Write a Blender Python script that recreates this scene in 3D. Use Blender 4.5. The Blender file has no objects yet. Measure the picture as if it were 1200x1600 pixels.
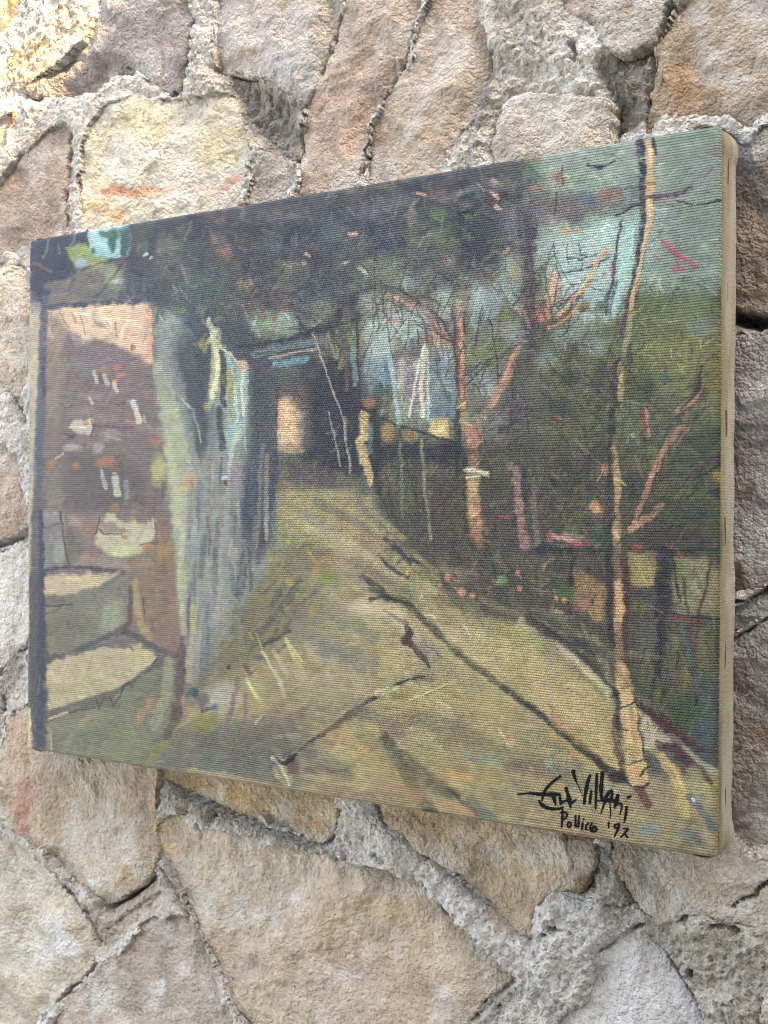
import bpy, math, random
import numpy as np
from mathutils import Matrix

random.seed(7)
RNG = np.random.default_rng(11)
scene = bpy.context.scene
COL = scene.collection

# ------------------------------------------------------------------ camera
ZC = 1.50                       # height of the canvas centre above the ground
CW, CH, CT = 0.405, 0.300, 0.022    # canvas width, height, depth (front face is y = 0)
F_PX = 1800.0                   # focal length in pixels of a 1200 x 1600 picture
YAW, PITCH, ROLL = 0.5429, -0.0010, -0.0052
CAM = np.array([0.3283, -0.4730, ZC - 0.0085])

def _rz(a): c, s = math.cos(a), math.sin(a); return np.array([[c, -s, 0], [s, c, 0], [0, 0, 1]])
def _rx(a): c, s = math.cos(a), math.sin(a); return np.array([[1, 0, 0], [0, c, -s], [0, s, c]])
def _ry(a): c, s = math.cos(a), math.sin(a); return np.array([[c, 0, s], [0, 1, 0], [-s, 0, c]])
RC = _rz(YAW) @ _rx(PITCH) @ _ry(ROLL)      # columns: right, forward, up

cam_d = bpy.data.cameras.new('camera')
cam = bpy.data.objects.new('camera', cam_d)
COL.objects.link(cam)
m3 = np.stack([RC[:, 0], RC[:, 2], -RC[:, 1]], axis=1)
M = Matrix.Identity(4)
for i in range(3):
    for j in range(3):
        M[i][j] = m3[i, j]
    M[i][3] = CAM[i]
cam.matrix_world = M
cam_d.sensor_fit = 'VERTICAL'
cam_d.sensor_height = 36.0
cam_d.sensor_width = 27.0
cam_d.lens = F_PX / 1600.0 * 36.0
cam_d.clip_start = 0.01
cam_d.clip_end = 500.0
cam_d.dof.use_dof = True
cam_d.dof.focus_distance = 0.51
cam_d.dof.aperture_fstop = 32.0
scene.camera = cam

# ------------------------------------------------------------------ light
SUN = np.array([0.76, -0.22, 0.57]); SUN = SUN / np.linalg.norm(SUN)    # towards the sun
world = bpy.data.worlds.new('World')
scene.world = world
world.use_nodes = True
wn = world.node_tree
sky = wn.nodes.new('ShaderNodeTexSky')
sky.sky_type = 'NISHITA'
sky.sun_disc = False
sky.sun_elevation = math.asin(SUN[2])
sky.sun_rotation = math.atan2(SUN[0], SUN[1])
sky.air_density = 0.6
sky.dust_density = 2.5
sky.ozone_density = 0.6
bg = wn.nodes['Background']
bg.inputs['Strength'].default_value = 0.15
wn.links.new(sky.outputs[0], bg.inputs['Color'])

sun_d = bpy.data.lights.new('sun', 'SUN')
sun_d.energy = 2.0
sun_d.angle = math.radians(0.5)
sun_d.color = (1.0, 0.80, 0.45)
sun = bpy.data.objects.new('sun', sun_d)
COL.objects.link(sun)
from mathutils import Vector
sun.rotation_euler = Vector(SUN).to_track_quat('Z', 'Y').to_euler()
sun.location = (2, -2, 5)

scene.view_settings.view_transform = 'Standard'
scene.view_settings.look = 'None'
scene.view_settings.gamma = 1.0
scene.view_settings.use_curve_mapping = False
scene.view_settings.exposure = 4.12
scene.view_settings.use_white_balance = True
scene.view_settings.white_balance_temperature = 7900
scene.view_settings.white_balance_tint = 8
scene.render.engine = 'CYCLES'
scene.cycles.filter_width = 1.1
PAINT_GAIN = 0.95
ALB = 0.635                      # photographed brightness -> surface colour

# ------------------------------------------------------------------ helpers
def lin(c):
    c = np.asarray(c, float) / 255.0
    return np.where(c <= 0.04045, c / 12.92, ((c + 0.055) / 1.055) ** 2.4)

def proj(P):
    """world points (n,3) -> picture pixels of the 1200 x 1600 photograph"""
    q = (P - CAM) @ RC
    return 600 + F_PX * q[..., 0] / q[..., 1], 800 - F_PX * q[..., 2] / q[..., 1]

def ray(px, py):
    d = np.stack([(np.asarray(px, float) - 600) / F_PX, np.ones_like(np.asarray(px, float)), (800 - np.asarray(py, float)) / F_PX], -1)
    return d @ RC.T

def on_plane(px, py, y):
    """point where the sight line of a picture pixel meets the upright plane y"""
    d = ray(px, py)
    t = (y - CAM[1]) / d[..., 1]
    return CAM + d * t[..., None]

def _hash(ix, iy, seed):
    h = (ix.astype(np.int64) * 374761393 + iy.astype(np.int64) * 668265263 + seed * 1442695041) & 0xFFFFFFFF
    h = ((h ^ (h >> 13)) * 1274126177) & 0xFFFFFFFF
    h = (h ^ (h >> 16)) & 0xFFFFFFFF
    return h / 4294967295.0

def vnoise(x, y, seed=0):
    ix, iy = np.floor(x), np.floor(y)
    fx, fy = x - ix, y - iy
    fx = fx * fx * fx * (fx * (fx * 6 - 15) + 10); fy = fy * fy * fy * (fy * (fy * 6 - 15) + 10)
    a = _hash(ix, iy, seed); b = _hash(ix + 1, iy, seed)
    c = _hash(ix, iy + 1, seed); d = _hash(ix + 1, iy + 1, seed)
    return (a + (b - a) * fx + (c - a) * fy + (a - b - c + d) * fx * fy) * 2 - 1

def fbm(x, y, octv=4, seed=0, gain=0.5):
    s = 0; a = 1.0; n = 0
    for k in range(octv):
        s = s + a * vnoise(x * 2 ** k + 17.3 * k, y * 2 ** k - 9.1 * k, seed + k); n += a; a *= gain
    return s / n * 1.5

def sstep(a, b, x):
    t = np.clip((x - a) / (b - a), 0, 1)
    return t * t * (3 - 2 * t)

def mesh_obj(name, verts, quads, mat, parent=None, cols=None, smooth=True):
    me = bpy.data.meshes.new(name)
    nv = len(verts); nq = len(quads)
    me.vertices.add(nv)
    me.vertices.foreach_set('co', np.asarray(verts, np.float32).ravel())
    k = quads.shape[1]
    me.loops.add(nq * k)
    me.loops.foreach_set('vertex_index', quads.astype(np.int32).ravel())
    me.polygons.add(nq)
    me.polygons.foreach_set('loop_start', np.arange(0, nq * k, k, dtype=np.int32))
    me.polygons.foreach_set('loop_total', np.full(nq, k, dtype=np.int32))
    me.update(calc_edges=True)
    me.polygons.foreach_set('use_smooth', np.full(nq, smooth, dtype=bool))
    if cols is not None:
        at = me.color_attributes.new('Col', 'FLOAT_COLOR', 'POINT')
        rgba = np.ones((nv, 4), np.float32); rgba[:, :cols.shape[1]] = cols
        at.data.foreach_set('color', rgba.ravel())
    me.materials.append(mat)
    ob = bpy.data.objects.new(name, me)
    COL.objects.link(ob)
    if parent is not None:
        ob.parent = parent
    return ob

def empty(name, loc):
    o = bpy.data.objects.new(name, None)
    COL.objects.link(o); o.location = loc
    o.empty_display_size = 0.05
    return o

def box_arrays(x0, x1, y0, y1, z0, z1):
    v = np.array([(x, y, z) for x in (x0, x1) for y in (y0, y1) for z in (z0, z1)], float)
    q = np.array([(0, 1, 3, 2), (4, 6, 7, 5), (0, 4, 5, 1), (2, 3, 7, 6), (0, 2, 6, 4), (1, 5, 7, 3)])
    return v, q

# ------------------------------------------------------------------ materials
def new_mat(name):
    m = bpy.data.materials.new(name); m.use_nodes = True
    nt = m.node_tree
    return m, nt, nt.nodes['Principled BSDF'], nt.nodes, nt.links

def rock_material(name, fine, grain, rough, vary, bump):
    m, nt, b, N, L = new_mat(name)
    tc = N.new('ShaderNodeTexCoord')
    at = N.new('ShaderNodeAttribute'); at.attribute_name = 'Col'
    n1 = N.new('ShaderNodeTexNoise'); n1.inputs['Scale'].default_value = fine; n1.inputs['Detail'].default_value = 4; n1.inputs['Roughness'].default_value = 0.58
    n2 = N.new('ShaderNodeTexNoise'); n2.inputs['Scale'].default_value = fine * 0.23; n2.inputs['Detail'].default_value = 5
    v1 = N.new('ShaderNodeTexVoronoi'); v1.inputs['Scale'].default_value = grain; v1.inputs['Randomness'].default_value = 1.0
    n3 = N.new('ShaderNodeTexNoise'); n3.inputs['Scale'].default_value = grain * 1.9; n3.inputs['Detail'].default_value = 3
    for n in (n1, n2, v1, n3): L.new(tc.outputs['Object'], n.inputs['Vector'])
    # colour: vertex colour times speckle
    r1 = N.new('ShaderNodeMapRange'); r1.inputs[1].default_value = 0.28; r1.inputs[2].default_value = 0.72
    r1.inputs[3].default_value = 1 - vary; r1.inputs[4].default_value = 1 + vary
    L.new(n1.outputs['Fac'], r1.inputs[0])
    r2 = N.new('ShaderNodeMapRange'); r2.inputs[1].default_value = 0.3; r2.inputs[2].default_value = 0.7
    r2.inputs[3].default_value = 1 - vary * 0.6; r2.inputs[4].default_value = 1 + vary * 0.6
    L.new(n2.outputs['Fac'], r2.inputs[0])
    mu = N.new('ShaderNodeMath'); mu.operation = 'MULTIPLY'
    L.new(r1.outputs[0], mu.inputs[0]); L.new(r2.outputs[0], mu.inputs[1])
    # pale crystal specks
    sp = N.new('ShaderNodeMapRange'); sp.inputs[1].default_value = 0.60; sp.inputs[2].default_value = 0.72
    sp.inputs[3].default_value = 0.0; sp.inputs[4].default_value = 0.42
    L.new(n3.outputs['Fac'], sp.inputs[0])
    vm = N.new('ShaderNodeVectorMath'); vm.operation = 'SCALE'
    L.new(at.outputs['Color'], vm.inputs[0]); L.new(mu.outputs[0], vm.inputs['Scale'])
    mx = N.new('ShaderNodeMix'); mx.data_type = 'RGBA'
    mx.inputs['B'].default_value = (0.50, 0.46, 0.40, 1)
    L.new(sp.outputs[0], mx.inputs['Factor']); L.new(vm.outputs[0], mx.inputs['A'])
    L.new(mx.outputs['Result'], b.inputs['Base Color'])
    b.inputs['Roughness'].default_value = rough
    b.inputs['Specular IOR Level'].default_value = 0.25
    # relief
    ad = N.new('ShaderNodeMath'); ad.operation = 'MULTIPLY_ADD'
    L.new(v1.outputs['Distance'], ad.inputs[0]); ad.inputs[1].default_value = -0.80
    L.new(n1.outputs['Fac'], ad.inputs[2])
    v2 = N.new('ShaderNodeTexVoronoi'); v2.inputs['Scale'].default_value = grain * 2.3
    L.new(tc.outputs['Object'], v2.inputs['Vector'])
    a1 = N.new('ShaderNodeMath'); a1.operation = 'MULTIPLY_ADD'
    L.new(v2.outputs['Distance'], a1.inputs[0]); a1.inputs[1].default_value = -0.45
    L.new(ad.outputs[0], a1.inputs[2])
    a2 = N.new('ShaderNodeMath'); a2.operation = 'MULTIPLY_ADD'
    L.new(n3.outputs['Fac'], a2.inputs[0]); a2.inputs[1].default_value = 0.30
    L.new(a1.outputs[0], a2.inputs[2])
    bp = N.new('ShaderNodeBump'); bp.inputs['Strength'].default_value = 1.0; bp.inputs['Distance'].default_value = bump
    L.new(a2.outputs[0], bp.inputs['Height']); L.new(bp.outputs[0], b.inputs['Normal'])
    return m

MAT_STONE = rock_material('sandstone', 240.0, 420.0, 0.92, 0.15, 0.0019)
MAT_MORTAR = rock_material('lime_mortar', 320.0, 330.0, 0.96, 0.14, 0.0026)

def weave_nodes(nt, b, strength, distance, extra=None):
    """canvas weave relief: thick weft ribs along x with staggered warp crossings"""
    N, L = nt.nodes, nt.links
    tc = N.new('ShaderNodeTexCoord')
    wob = N.new('ShaderNodeTexNoise'); wob.inputs['Scale'].default_value = 26; wob.inputs['Detail'].default_value = 3
    L.new(tc.outputs['Object'], wob.inputs['Vector'])
    sx = N.new('ShaderNodeSeparateXYZ'); L.new(tc.outputs['Object'], sx.inputs[0])
    def math_(op, a, b2=None, c=None):
        n = N.new('ShaderNodeMath'); n.operation = op
        for i, v in enumerate((a, b2, c)):
            if v is None: continue
            if isinstance(v, (int, float)): n.inputs[i].default_value = v
            else: L.new(v, n.inputs[i])
        return n.outputs[0]
    vz = math_('MULTIPLY', sx.outputs['Z'], 1 / 0.00112)
    vz = math_('MULTIPLY_ADD', wob.outputs['Fac'], 1.8, vz)
    row = math_('FLOOR', vz); fz = math_('FRACT', vz)
    rib = math_('POWER', math_('SINE', math_('MULTIPLY', fz, math.pi)), 0.6)
    ux = math_('MULTIPLY', sx.outputs['X'], 1 / 0.00105)
    ux = math_('MULTIPLY_ADD', row, 0.5, ux)
    ux = math_('MULTIPLY_ADD', wob.outputs['Fac'], 7.0, ux)
    bead = math_('POWER', math_('ABSOLUTE', math_('COSINE', math_('MULTIPLY', ux, math.pi))), 0.9)
    slub = N.new('ShaderNodeTexNoise'); slub.inputs['Scale'].default_value = 900; slub.inputs['Detail'].default_value = 4; slub.inputs['Roughness'].default_value = 0.65
    mp = N.new('ShaderNodeMapping'); mp.inputs['Scale'].default_value = (0.45, 1, 1)
    L.new(tc.outputs['Object'], mp.inputs['Vector']); L.new(mp.outputs[0], slub.inputs['Vector'])
    h = math_('MULTIPLY', rib, math_('MULTIPLY_ADD', bead, 0.50, 0.50))
    h = math_('MULTIPLY_ADD', math_('SUBTRACT', slub.outputs['Fac'], 0.5), 1.0, h)
    bp = N.new('ShaderNodeBump'); bp.inputs['Strength'].default_value = strength; bp.inputs['Distance'].default_value = distance
    L.new(h, bp.inputs['Height']); L.new(bp.outputs[0], b.inputs['Normal'])
    return h

def canvas_material(name, rough, spec, strength, distance, color=None, hollow=0.22, crest=1.40):
    m, nt, b, N, L = new_mat(name)
    b.inputs['Roughness'].default_value = rough
    b.inputs['Specular IOR Level'].default_value = spec
    h = weave_nodes(nt, b, strength, distance)
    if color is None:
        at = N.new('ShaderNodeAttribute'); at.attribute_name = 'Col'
        # dark first coat plus thread shade painted into the hollows, crests lightened
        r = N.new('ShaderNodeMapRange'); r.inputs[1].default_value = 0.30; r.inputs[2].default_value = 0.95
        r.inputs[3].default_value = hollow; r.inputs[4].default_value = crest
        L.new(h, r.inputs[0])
        # low alpha, on thick paint and towards the left, fades the weave colour
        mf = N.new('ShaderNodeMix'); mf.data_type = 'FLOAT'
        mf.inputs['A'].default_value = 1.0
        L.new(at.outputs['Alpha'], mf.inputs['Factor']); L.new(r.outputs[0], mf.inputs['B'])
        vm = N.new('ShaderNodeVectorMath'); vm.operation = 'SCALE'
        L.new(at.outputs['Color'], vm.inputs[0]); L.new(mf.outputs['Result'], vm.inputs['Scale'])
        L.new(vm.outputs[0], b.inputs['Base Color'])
    else:
        b.inputs['Base Color'].default_value = (*color, 1)
    return m

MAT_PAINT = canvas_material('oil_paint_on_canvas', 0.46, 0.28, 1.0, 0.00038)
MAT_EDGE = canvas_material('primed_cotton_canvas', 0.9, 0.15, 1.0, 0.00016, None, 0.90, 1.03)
MAT_INK = canvas_material('black_paint', 0.7, 0.08, 1.0, 0.0002, (0.005, 0.005, 0.006))

def plain_material(name, color, rough, noise_scale, vary, metallic=0.0, bump=0.0):
    m, nt, b, N, L = new_mat(name)
    tc = N.new('ShaderNodeTexCoord')
    n = N.new('ShaderNodeTexNoise'); n.inputs['Scale'].default_value = noise_scale; n.inputs['Detail'].default_value = 5
    L.new(tc.outputs['Object'], n.inputs['Vector'])
    cr = N.new('ShaderNodeValToRGB')
    cr.color_ramp.elements[0].position = 0.3; cr.color_ramp.elements[1].position = 0.7
    cr.color_ramp.elements[0].color = (*[c * (1 - vary) for c in color], 1)
    cr.color_ramp.elements[1].color = (*[min(1, c * (1 + vary)) for c in color], 1)
    L.new(n.outputs['Fac'], cr.inputs[0]); L.new(cr.outputs[0], b.inputs['Base Color'])
    b.inputs['Roughness'].default_value = rough; b.inputs['Metallic'].default_value = metallic
    if bump:
        bp = N.new('ShaderNodeBump'); bp.inputs['Distance'].default_value = bump
        L.new(n.outputs['Fac'], bp.inputs['Height']); L.new(bp.outputs[0], b.inputs['Normal'])
    return m

MAT_STAPLE = plain_material('rusty_staple_wire', (0.13, 0.085, 0.05), 0.6, 900, 0.5, 0.3)
MAT_WOOD = plain_material('stretcher_pine', (0.42, 0.30, 0.18), 0.7, 60, 0.2)
MAT_THREAD = plain_material('frayed_thread', (0.26, 0.21, 0.15), 0.9, 500, 0.3)
MAT_RENDER = plain_material('lime_render', (0.50, 0.46, 0.40), 0.95, 9, 0.12, bump=0.004)

# ------------------------------------------------------------------ the stone wall
YW = 0.034                      # plane of the mortar face
def W(px, py):
    p = on_plane(px, py, YW); return p[..., 0], p[..., 2]

# outline (picture pixels of the photograph), face height mm, tilt mm over 10 cm (along x, up z), colour, second colour
STONES = [
 # upper left
 ([(-160,-120),(60,-120),(48,0),(38,25),(12,62),(-40,80),(-160,90)], 5, (0,0), (222,190,120), (205,165,95)),
 ([(-150,110),(-60,95),(-10,75),(8,100),(-5,130),(-60,150),(-150,160)], 4, (0,0), (200,190,165), (190,170,140)),
 ([(168,-140),(306,-140),(305,0),(309,50),(303,95),(291,143),(278,150),(240,140),(216,122),(186,121),(165,140),(150,152),(118,160),(62,158),(53,149),(66,133),(95,112),(140,72),(168,30)], 9, (0,2), (158,150,146), (146,134,130)),
 ([(22,176),(34,166),(40,180),(38,200),(28,214),(20,240),(6,250),(-60,330),(-140,340),(-140,210),(-40,200)], 5, (0,0), (185,165,145), (165,150,140)),
 ([(92,196),(112,199),(119,212),(117,240),(114,285),(109,318),(113,345),(112,372),(100,420),(60,425),(40,405),(20,402),(-10,408),(-150,420),(-150,360),(-5,315),(10,292),(35,258),(66,222)], 9, (2,0), (180,160,142), (164,145,130)),
 ([(178,168),(215,158),(290,160),(368,148),(374,175),(380,195),(396,228),(400,252),(390,280),(384,320),(370,370),(150,380),(138,330),(131,290),(134,255),(150,205)], 7, (-1,0), (216,206,184), (228,214,180)),
 ([(345,-140),(541,-140),(541,0),(538,30),(526,72),(502,122),(479,166),(455,152),(430,134),(400,120),(372,115),(346,114),(342,90),(344,40)], 9, (2,0), (196,189,180), (180,166,146)),
 ([(405,268),(418,250),(432,246),(468,260),(473,278),(462,305),(450,340),(380,345),(388,310)], 5, (0,0), (180,173,165), (170,160,150)),
 ([(549,-140),(690,-140),(678,0),(664,22),(652,48),(648,72),(634,108),(606,150),(582,192),(574,240),(568,290),(560,340),(470,345),(474,290),(470,252),(478,200),(484,168),(506,126),(530,80),(544,34),(547,0)], 7, (1,1), (192,175,158), (178,156,140)),
 ([(700,-140),(782,-140),(776,0),(768,40),(770,75),(776,100),(764,140),(752,180),(730,208),(712,236),(700,265),(690,330),(578,340),(578,290),(580,245),(588,196),(612,154),(640,110),(656,74),(660,50),(672,24),(688,0)], 8, (1,0), (192,174,154), (176,158,140)),
 # upper right
 ([(893,-140),(1070,-140),(1052,0),(1040,34),(1022,72),(1000,84),(978,96),(958,84),(944,60),(926,34),(900,28),(886,18)], 5, (0,0), (168,154,138), (150,138,124)),
 ([(786,196),(793,172),(812,160),(838,157),(900,163),(958,168),(963,176),(962,212),(960,270),(930,300),(790,290),(780,240)], 15, (0,0), (192,180,166), (204,194,178)),
 ([(1082,-140),(1340,-140),(1340,120),(1240,160),(1202,188),(1178,208),(1164,206),(1148,194),(1128,187),(1082,184),(1034,196),(1014,230),(1010,200),(1024,165),(1030,120),(1030,84),(1050,42),(1066,4)], 6, (1,0), (178,162,142), (164,140,116)),
 # right strip
 ([(1085,205),(1128,196),(1146,204),(1164,217),(1180,217),(1204,200),(1250,172),(1340,150),(1340,505),(1204,494),(1176,491),(1160,487),(1146,480),(1090,470)], 6, (3,0), (168,146,124), (152,140,130)),
 ([(1090,540),(1148,524),(1200,522),(1340,525),(1340,880),(1202,912),(1186,922),(1164,933),(1150,925),(1090,915)], 4, (5,0), (172,164,158), (160,150,142)),
 ([(1090,950),(1150,943),(1166,942),(1202,924),(1340,892),(1340,918),(1202,958),(1170,976),(1146,990),(1090,1005)], 3, (4,0), (182,176,170), (166,156,146)),
 ([(1090,1018),(1146,1000),(1176,986),(1202,968),(1340,928),(1340,1310),(1210,1325),(1180,1330),(1150,1322),(1090,1330)], 3, (6,0), (166,158,152), (150,138,126)),
 # left strip
 ([(-150,430),(-10,418),(18,412),(40,414),(70,440),(80,520),(60,600),(44,638),(30,628),(16,606),(0,590),(-40,560),(-150,540)], 7, (1,0), (196,180,158), (206,196,178)),
 ([(-150,640),(-40,660),(0,678),(22,688),(36,705),(44,740),(60,790),(46,822),(20,836),(-5,848),(-150,880)], 6, (1,0), (196,174,156), (182,160,142)),
 ([(-150,905),(-10,866),(18,862),(44,850),(80,880),(90,960),(50,1000),(28,1018),(8,1040),(-20,1062),(-150,1090)], 4, (0,0), (214,208,196), (226,220,208)),
 ([(-150,1110),(-10,1072),(6,1080),(8,1110),(0,1150),(-20,1210),(-150,1250)], 3, (0,0), (176,166,152), (160,150,138)),
 # lower left
 ([(22,1112),(50,1094),(120,1110),(260,1160),(262,1225),(252,1262),(258,1320),(254,1345),(236,1368),(206,1392),(188,1404),(172,1412),(150,1400),(118,1370),(92,1338),(60,1318),(34,1298),(4,1276),(2,1240),(10,1200),(16,1150)], 10, (0,3), (194,172,146), (198,184,160)),
 ([(-160,1262),(-10,1290),(22,1304),(50,1322),(82,1346),(104,1378),(124,1408),(146,1440),(157,1476),(156,1500),(132,1524),(104,1548),(70,1586),(52,1640),(40,1740),(-160,1740)], 8, (0,0), (200,192,172), (190,178,156)),
 ([(166,1506),(196,1474),(226,1440),(262,1424),(292,1424),(310,1442),(328,1482),(352,1532),(374,1580),(392,1640),(400,1740),(60,1740),(76,1620),(104,1574),(134,1536)], 6, (0,0), (186,174,160), (174,160,146)),
 ([(252,1302),(262,1282),(280,1268),(308,1272),(332,1290),(372,1296),(440,1312),(498,1330),(540,1342),(600,1350),(640,1360),(664,1376),(684,1404),(716,1436),(760,1474),(800,1510),(806,1524),(772,1552),(738,1592),(718,1640),(710,1740),(412,1740),(396,1610),(380,1574),(358,1526),(334,1480),(304,1410),(276,1356),(256,1326)], 9, (0,1), (204,188,164), (190,172,148)),
 ([(262,1150),(400,1180),(540,1220),(530,1262),(527,1284),(515,1313),(492,1306),(440,1288),(382,1272),(330,1250),(290,1232),(264,1212)], 8, (0,3), (188,166,132), (206,188,160)),
 # lower right
 ([(600,1200),(700,1225),(880,1270),(890,1318),(902,1348),(906,1384),(884,1384),(856,1396),(842,1412),(838,1440),(842,1468),(820,1458),(786,1424),(752,1392),(716,1358),(690,1338),(660,1322),(636,1296),(610,1286),(590,1250)], 9, (0,2), (186,166,136), (198,184,160)),
 ([(894,1270),(925,1285),(934,1326),(934,1346),(924,1368),(912,1389),(904,1386),(909,1364),(905,1338),(896,1316)], 12, (0,0), (138,112,86), (120,96,74)),
 ([(938,1250),(1120,1270),(1180,1336),(1212,1330),(1340,1316),(1340,1470),(1204,1452),(1140,1438),(1096,1430),(1064,1430),(1042,1434),(1016,1424),(994,1402),(982,1382),(968,1346),(956,1310)], 6, (0,1), (184,174,160), (172,158,138)),
 ([(884,1584),(926,1560),(936,1520),(934,1488),(964,1468),(986,1446),(1004,1452),(1034,1484),(1054,1512),(1074,1552),(1094,1590),(1108,1640),(1114,1740),(826,1740),(846,1640)], 6, (0,0), (210,207,202), (198,194,190)),
 ([(1190,1560),(1340,1500),(1340,1740),(1220,1740),(1196,1660)], 6, (0,0), (190,182,170), (175,165,150)),
]

# patches of other mineral colour on the stones and mortar: (px, py, rx, ry, angle deg, colour, strength)
BLOTCH = [
 (205,296,45,9,-4,(205,120,80),.75), (250,300,60,6,0,(214,150,112),.45), (366,284,16,11,0,(200,112,76),.75), (300,292,70,8,-3,(216,160,130),.4),
 (178,330,30,14,-12,(206,160,104),.6), (200,205,50,26,0,(206,196,150),.55), (350,230,28,50,70,(206,190,138),.55), (230,250,80,40,0,(224,222,208),.5),
 (392,100,46,18,0,(182,158,124),.6), (470,120,30,40,0,(198,196,192),.5), (270,90,26,40,0,(150,126,122),.55), (200,100,60,20,-35,(176,172,166),.4),
 (60,100,60,30,-40,(224,186,120),.6), (120,40,40,24,0,(212,186,150),.5), (60,340,24,7,0,(148,140,134),.7), (100,210,26,12,0,(150,128,116),.5),
 (80,270,34,40,0,(176,152,128),.4), (20,255,14,30,30,(186,180,176),.5), (36,180,10,16,0,(170,116,76),.8),
 (550,160,40,100,12,(200,176,150),.4), (680,180,36,80,10,(202,182,154),.5), (610,60,30,60,0,(182,158,144),.35), (740,70,20,60,0,(176,152,138),.4),
 (1080,140,30,40,0,(182,144,104),.6), (1160,250,36,50,0,(158,120,90),.6), (1140,60,60,40,0,(184,170,146),.3), (1190,30,24,20,0,(204,200,192),.6), (1050,90,16,40,0,(196,184,160),.5),
 (815,210,24,30,0,(176,160,148),.7), (1180,765,15,10,0,(132,108,82),.85), (1190,1145,26,16,0,(160,128,100),.6), (1160,900,20,30,0,(160,132,108),.5), (1165,1060,20,60,0,(150,140,130),.3),
 (40,1245,34,22,-50,(190,136,118),.6), (34,1290,18,14,0,(192,134,114),.55), (50,1150,26,50,0,(200,158,130),.5), (130,1270,90,50,-30,(200,180,146),.4), (190,1300,60,60,0,(198,192,178),.55),
 (200,1385,40,22,-30,(190,166,126),.6), (165,1388,14,12,0,(222,220,214),.8), (104,1350,12,8,0,(226,224,220),.8), (225,1335,30,30,0,(196,178,148),.4),
 (284,1330,20,14,0,(210,180,126),.5), (265,1285,16,18,0,(206,178,124),.6), (466,1404,10,9,0,(232,232,230),.85), (420,1400,120,70,0,(210,198,178),.4), (530,1450,40,90,0,(192,158,124),.45),
 (640,1500,60,110,0,(196,164,130),.4), (560,1540,80,60,0,(188,164,146),.4), (455,1560,60,60,0,(212,196,168),.35), (700,1500,50,60,0,(204,186,158),.4), (600,1420,50,20,0,(204,176,130),.45), (256,1540,16,14,0,(226,224,218),.7), (160,1560,26,34,20,(220,218,210),.7),
 (70,1400,60,40,0,(212,200,178),.4), (60,1480,46,30,0,(222,222,214),.55), (110,1460,18,40,-20,(226,226,222),.7), (30,1440,40,30,0,(206,196,170),.3), (70,1530,50,20,-20,(208,202,178),.4),
 (320,1228,34,12,12,(176,136,88),.75), (390,1252,26,16,0,(186,146,90),.6), (440,1262,40,14,12,(214,200,176),.55), (505,1290,16,20,0,(196,150,88),.8), (350,1240,14,14,0,(220,208,188),.6),
 (780,1330,22,26,0,(200,192,182),.65), (700,1290,50,26,15,(188,160,118),.55), (850,1340,40,36,0,(204,184,150),.5), (800,1420,20,40,-45,(196,168,140),.5), (740,1330,26,16,20,(190,160,124),.4),
 (1050,1350,50,50,0,(178,170,160),.5), (1120,1390,40,40,0,(176,158,130),.5), (1055,1395,9,40,-14,(210,200,178),.7), (1180,1370,20,30,0,(176,160,122),.5), (1010,1370,24,40,0,(176,172,162),.5),
 (240,1440,10,40,0,(168,158,146),.5), (1010,1560,70,60,0,(214,214,212),.5), (20,460,20,40,0,(210,204,190),.5), (20,760,20,50,0,(206,190,172),.4), (10,940,30,40,0,(232,228,220),.5),
]
# stained or dusty mortar, last two painted shade: polygon, colour, strength
STAIN_SHADE = [
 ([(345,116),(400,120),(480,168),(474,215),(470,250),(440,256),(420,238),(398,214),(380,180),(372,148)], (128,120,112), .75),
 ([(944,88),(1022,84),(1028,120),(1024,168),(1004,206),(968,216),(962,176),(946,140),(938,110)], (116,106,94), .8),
 ([(780,100),(776,190),(700,260),(720,225),(745,190),(760,150)], (128,118,106), .6),
 ([(0,1020),(44,1000),(46,1060),(20,1110),(0,1160)], (140,130,118), .6),
 ([(150,1410),(200,1400),(256,1350),(262,1400),(230,1440),(190,1476),(160,1500),(156,1470)], (176,162,146), .7),
 ([(270,1225),(330,1256),(440,1294),(512,1318),(490,1326),(430,1308),(340,1286),(300,1265),(266,1262)], (168,154,136), .7),
 ([(1010,1436),(1100,1436),(1210,1456),(1210,1620),(1120,1620),(1080,1550),(1040,1490),(1000,1448)], (178,170,154), .75),
 ([(930,1330),(960,1340),(990,1400),(1010,1430),(985,1445),(950,1420),(935,1390),(915,1385)], (166,156,142), .7),
 ([(740,1590),(770,1556),(806,1526),(840,1540),(800,1570),(770,1600)], (150,140,124), .75),
 ([(1140,488),(1210,496),(1210,524),(1140,524)], (96,84,72), .8),  # shade of the deep crevice, put into the mortar colour
 ([(1136,200),(1150,230),(1150,1330),(1136,1330)], (140,126,112), .5),  # shade beside the canvas edge, painted as a darker strip
]
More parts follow.
